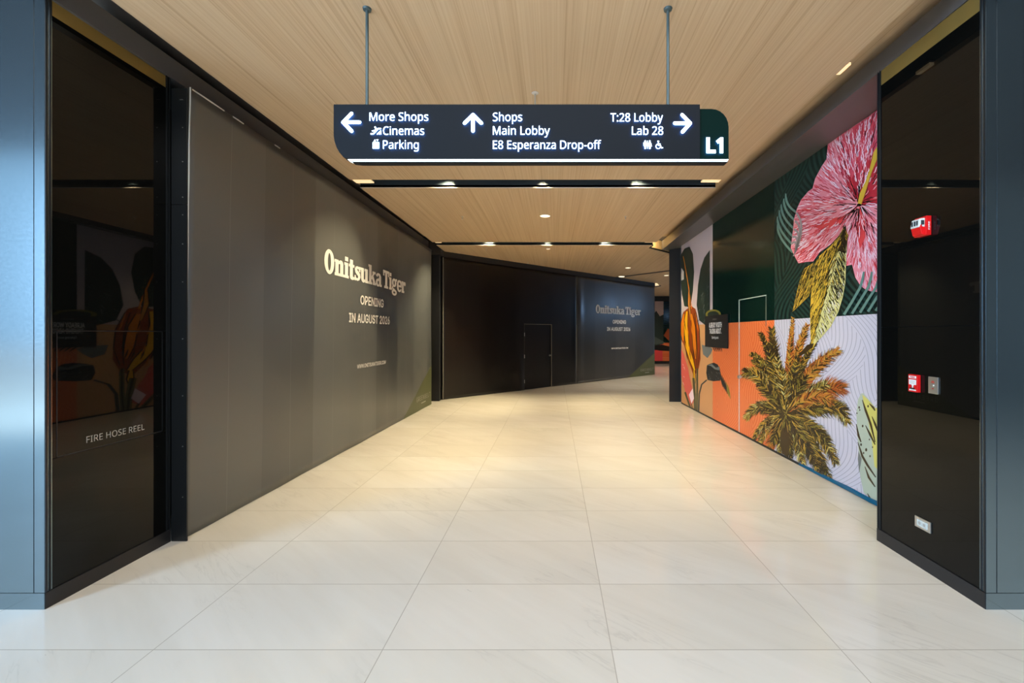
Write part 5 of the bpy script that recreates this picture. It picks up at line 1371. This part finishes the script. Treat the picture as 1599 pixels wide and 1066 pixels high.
t = thing('manual_call_point', 'red manual fire call point with white instruction label on the right glass', 'fire alarm call point', (2.573, 3.127, 1.22))
b = MB(); b.box((2.575, 3.087, 1.227), (2.549, 3.167, 1.351), M['red']); b.build('housing', t, bevel=0.003)
b = MB()
f_ = lambda u, v, n=0.0: (2.5485 - n, 3.165 - u, 1.229 + v)
fill(b, [rect(0.006, 0.095, 0.070, 0.112)], f_, M['print_white'], 0.0003)
text(b, 'N', 'FIRE', f_, 0.018, 0.058, 0.0985, 0.010, M['red'], bold=0.03, off=0.0007)
fill(b, [rect(0.006, 0.050, 0.070, 0.086)], f_, M['print_white'], 0.0003)
for v in (0.058, 0.066, 0.074): fill(b, [rect(0.016, v, 0.060, v + 0.0025)], f_, M['print_grey'], 0.0006)
fill(b, [[(0.028, 0.050), (0.050, 0.050), (0.044, 0.036), (0.046, 0.028), (0.032, 0.028), (0.034, 0.036)]], f_, M['print_white'], 0.0003)
fill(b, [rect(0.008, 0.008, 0.068, 0.017)], f_, M['print_white'], 0.0003)
b.build('label_print', t)
b = MB(); b.box((2.5485, 3.11, 1.247), (2.543, 3.143, 1.257), M['black']); b.build('pull_bar', t)

t = thing('key_switch', 'small brushed steel key switch plate beside the red call point on the right glass', 'switch', (2.575, 2.98, 1.233))
b = MB(); b.box((2.575, 2.943, 1.234), (2.567, 3.018, 1.348), M['chrome']); b.build('plate', t, bevel=0.0015)
b = MB()
f_ = lambda u, v, n=0.0: (2.5665 - n, 3.018 - u, 1.234 + v)
for v, w in ((0.082, 0.020), (0.074, 0.028), (0.032, 0.016)): fill(b, [rect(0.037 - w / 2, v, 0.037 + w / 2, v + 0.005)], f_, M['red'], 0.0003)
b.build('label_print', t)
b = MB(); b.tube((2.567, 2.98, 1.291), (2.561, 2.98, 1.291), 0.008, M['chrome'], 14); b.build('key_barrel', t)

t = thing('socket_plate', 'horizontal steel socket cover low on the right glass near the floor', 'socket', (2.575, 3.065, 0.275))
b = MB(); b.box((2.575, 3.0, 0.276), (2.566, 3.13, 0.352), M['chrome']); b.build('plate', t, bevel=0.002)
b = MB(); b.box((2.566, 3.022, 0.291), (2.562, 3.108, 0.337), M['lens']); cv = b.build('cover', t, bevel=0.0015)
b = MB()
for yy in (3.045, 3.085): b.tube((2.5622, yy, 0.314), (2.5612, yy, 0.314), 0.011, M['print_grey'], 14)
b.build('outlet', cv)


# ------------------------------------------------------------------ ceiling lights
def slot_lamp(loc, label):
    t = thing('slot_downlight', label, 'downlight', loc, 'downlights hidden in the ceiling slots')
    x, y, z = loc
    b = MB(); b.lathe((x, y, z + 0.03), [(0.042, 0.0), (0.048, 0.01), (0.048, 0.045)], M['black']); b.build('housing', t)
    b = MB(); b.lathe((x, y, z + 0.024), [(0.032, 0), (0.034, 0.006)], M['lamp_warm']); b.build('lens', t)
    return t


first = None
for d, word, W_SLOT in ((6.085, 'nearer', 285), (10.085, 'farther', 420)):
    for x, side in ((-1.40, 'left'), (-0.155, 'middle'), (1.085, 'right')):
        lab = '%s downlight recessed in the %s black ceiling slot' % (side, word)
        slot_lamp((x, d, 3.85), lab)
        spot_light('slot_beam', (x, d, 3.868), ({'left': -3.1, 'middle': -0.155, 'right': 2.8}[side], d - 0.08, 0.0), W_SLOT * {'left': 1.25, 'middle': 0.8, 'right': 0.9}[side], 92, 0.7, WARM, size=0.025)


def disc_lamp(loc, r, label, watts):
    t = thing('ceiling_downlight', label, 'downlight', loc, 'round downlights in the oak ceiling')
    x, y, z = loc
    b = MB(); b.lathe((x, y, z - 0.006), [(r + 0.012, 0.006), (r + 0.010, 0.001), (r, 0.0), (r, 0.006)], M['trim_light'], 32); b.build('rim', t)
    b = MB(); b.lathe((x, y, z - 0.004), [(r - 0.001, 0), (r - 0.001, 0.003)], M['lamp_warm'], 32); b.build('diffuser', t)
    spot_light('downlight_beam', (x, y, z - 0.02), (x, y, 0), watts, 110, 0.6, WARM_SOFT, size=r)


disc_lamp((-0.155, 7.65, Z_C), 0.085, 'large round downlight in the middle oak field between the two slots', 260)
disc_lamp((2.30, 13.67, Z_C), 0.085, 'round downlight in the far oak field above the slanting hoarding notice', 220)
disc_lamp((3.95, 15.45, Z_C), 0.085, 'farthest round downlight, beside the black end pillar', 260)
disc_lamp((-0.14, 10.62, Z_C), 0.045, 'tiny round downlight just behind the farther ceiling slot', 25)
spot_light('far_passage_beam', (5.5, 20.5, 3.66), (5.3, 21.5, 0), 260, 120, 0.6, WARM_SOFT, size=0.1)
spot_light('far_passage_beam', (7.5, 17.0, 3.66), (6.5, 17.5, 0), 200, 120, 0.6, WARM_SOFT, size=0.1)


def sprinkler(loc, label, drop=0.045):
    t = thing('sprinkler', label, 'sprinkler', loc, 'sprinkler heads under the oak ceiling')
    x, y, z = loc
    b = MB()
    b.lathe((x, y, z - 0.006), [(0.012, 0), (0.028, 0.003), (0.030, 0.006)], M['trim_light'], 18)
    b.build('cup', t)
    b = MB()
    b.tube((x, y, z - drop), (x, y, z - 0.004), 0.006, M['chrome'], 10)
    b.lathe((x, y, z - drop - 0.003), [(0.016, 0), (0.016, 0.003)], M['chrome'], 14)
    b.build('head', t)


sprinkler((-1.60, 7.69, Z_C), 'sprinkler head left of the large round downlight')
sprinkler((1.25, 7.69, Z_C), 'sprinkler head right of the large round downlight')
sprinkler((-1.62, 10.55, Z_C), 'sprinkler head behind the farther slot, on its left part')
sprinkler((1.10, 10.70, Z_C), 'sprinkler head behind the farther slot, on its right part')
sprinkler((-0.74, 12.6, Z_C), 'sprinkler head close to the slanting hoarding top')
sprinkler((-0.16, 3.75, Z_C), 'pale sprinkler drop rising just above the hanging sign', drop=0.13)

# slim slot in the far field, at right angles to the slanting hoarding
b = MB()
b.prism([(2.05, 16.1, Z_C - 0.004), (2.2, 16.22, Z_C - 0.004), (3.95, 14.22, Z_C - 0.004), (3.8, 14.1, Z_C - 0.004)], (0, 0, 0.004), M['black'])
tag(b.build('trim_7'), kind='structure')
t = thing('slot_downlight', 'downlight glowing in the slim slot near the slanting hoarding notice', 'downlight', (2.42, 15.74, Z_C), 'downlights hidden in the ceiling slots')
b = MB(); b.lathe((2.42, 15.74, Z_C - 0.012), [(0.10, 0), (0.11, 0.008)], M['lamp_warm']); b.build('lens', t)

# glowing boxes painting warm lamplight onto the ends of the slots
def painted_cove_glow(p, q, label):
    o = thing('painted_cove_glow', label, 'painted cove glow', p, 'painted warm glow at slot ends')
    b = MB(); b.box(p, q, M['cove_glow_paint']); b.build('diffuser', o)  # plain box, its emission stands in for a lit cream surface
    b = MB(); b.box((p[0], p[1], q[2]), (q[0], q[1], q[2] + 0.02), M['slot_black']); b.build('housing', o)  # plain dark cap, no lamp inside


painted_cove_glow((-2.70, 5.865, 3.70), (-2.46, 6.02, 3.715), 'warm painted glow at the left end of the nearer ceiling slot')
painted_cove_glow((2.0, 5.865, 3.70), (2.24, 5.99, 3.715), 'warm painted glow at the right end of the nearer ceiling slot')
painted_cove_glow((2.05, 9.858, 3.70), (2.27, 9.93, 3.715), 'warm painted glow at the right end of the farther ceiling slot')
painted_cove_glow((-2.68, 9.88, 3.70), (-2.55, 9.98, 3.715), 'warm painted glow at the left end of the farther ceiling slot')
painted_cove_glow((2.24, 3.37, 3.70), (2.275, 3.50, 3.72), 'small bright painted glow in the right-hand ceiling gap')
area_light('cove_glow', (2.42, 10.30, 3.90), (2.38, 10.7, 3.76), 0.2, 0.05, 3.0, (1.0, 0.74, 0.42))

# painted glow for the lit cove at the far end of the slanting hoarding
t = thing('painted_cove_glow', 'small painted glow of lit cove at the top far corner of the slanting hoarding', 'painted cove glow', hp(9.72, 0.02, 3.56))
b = MB(); b.prism([hp(9.68, 0.01, 3.57), hp(9.98, 0.01, 3.62), hp(9.75, 0.01, 3.72), hp(9.68, 0.01, 3.72)], (-0.03 * Q, 0.03 * Q, 0), M['cove_glow_paint']); b.build('diffuser', t)  # plain piece whose emission paints the light on the cove
b = MB(); b.prism([hp(9.66, 0.02, 3.53), hp(10.10, 0.02, 3.60), hp(10.10, 0.02, 3.63), hp(9.66, 0.02, 3.565)], (-0.05 * Q, 0.05 * Q, 0), M['black']); b.build('housing', t)  # plain dark lip under the painted glow
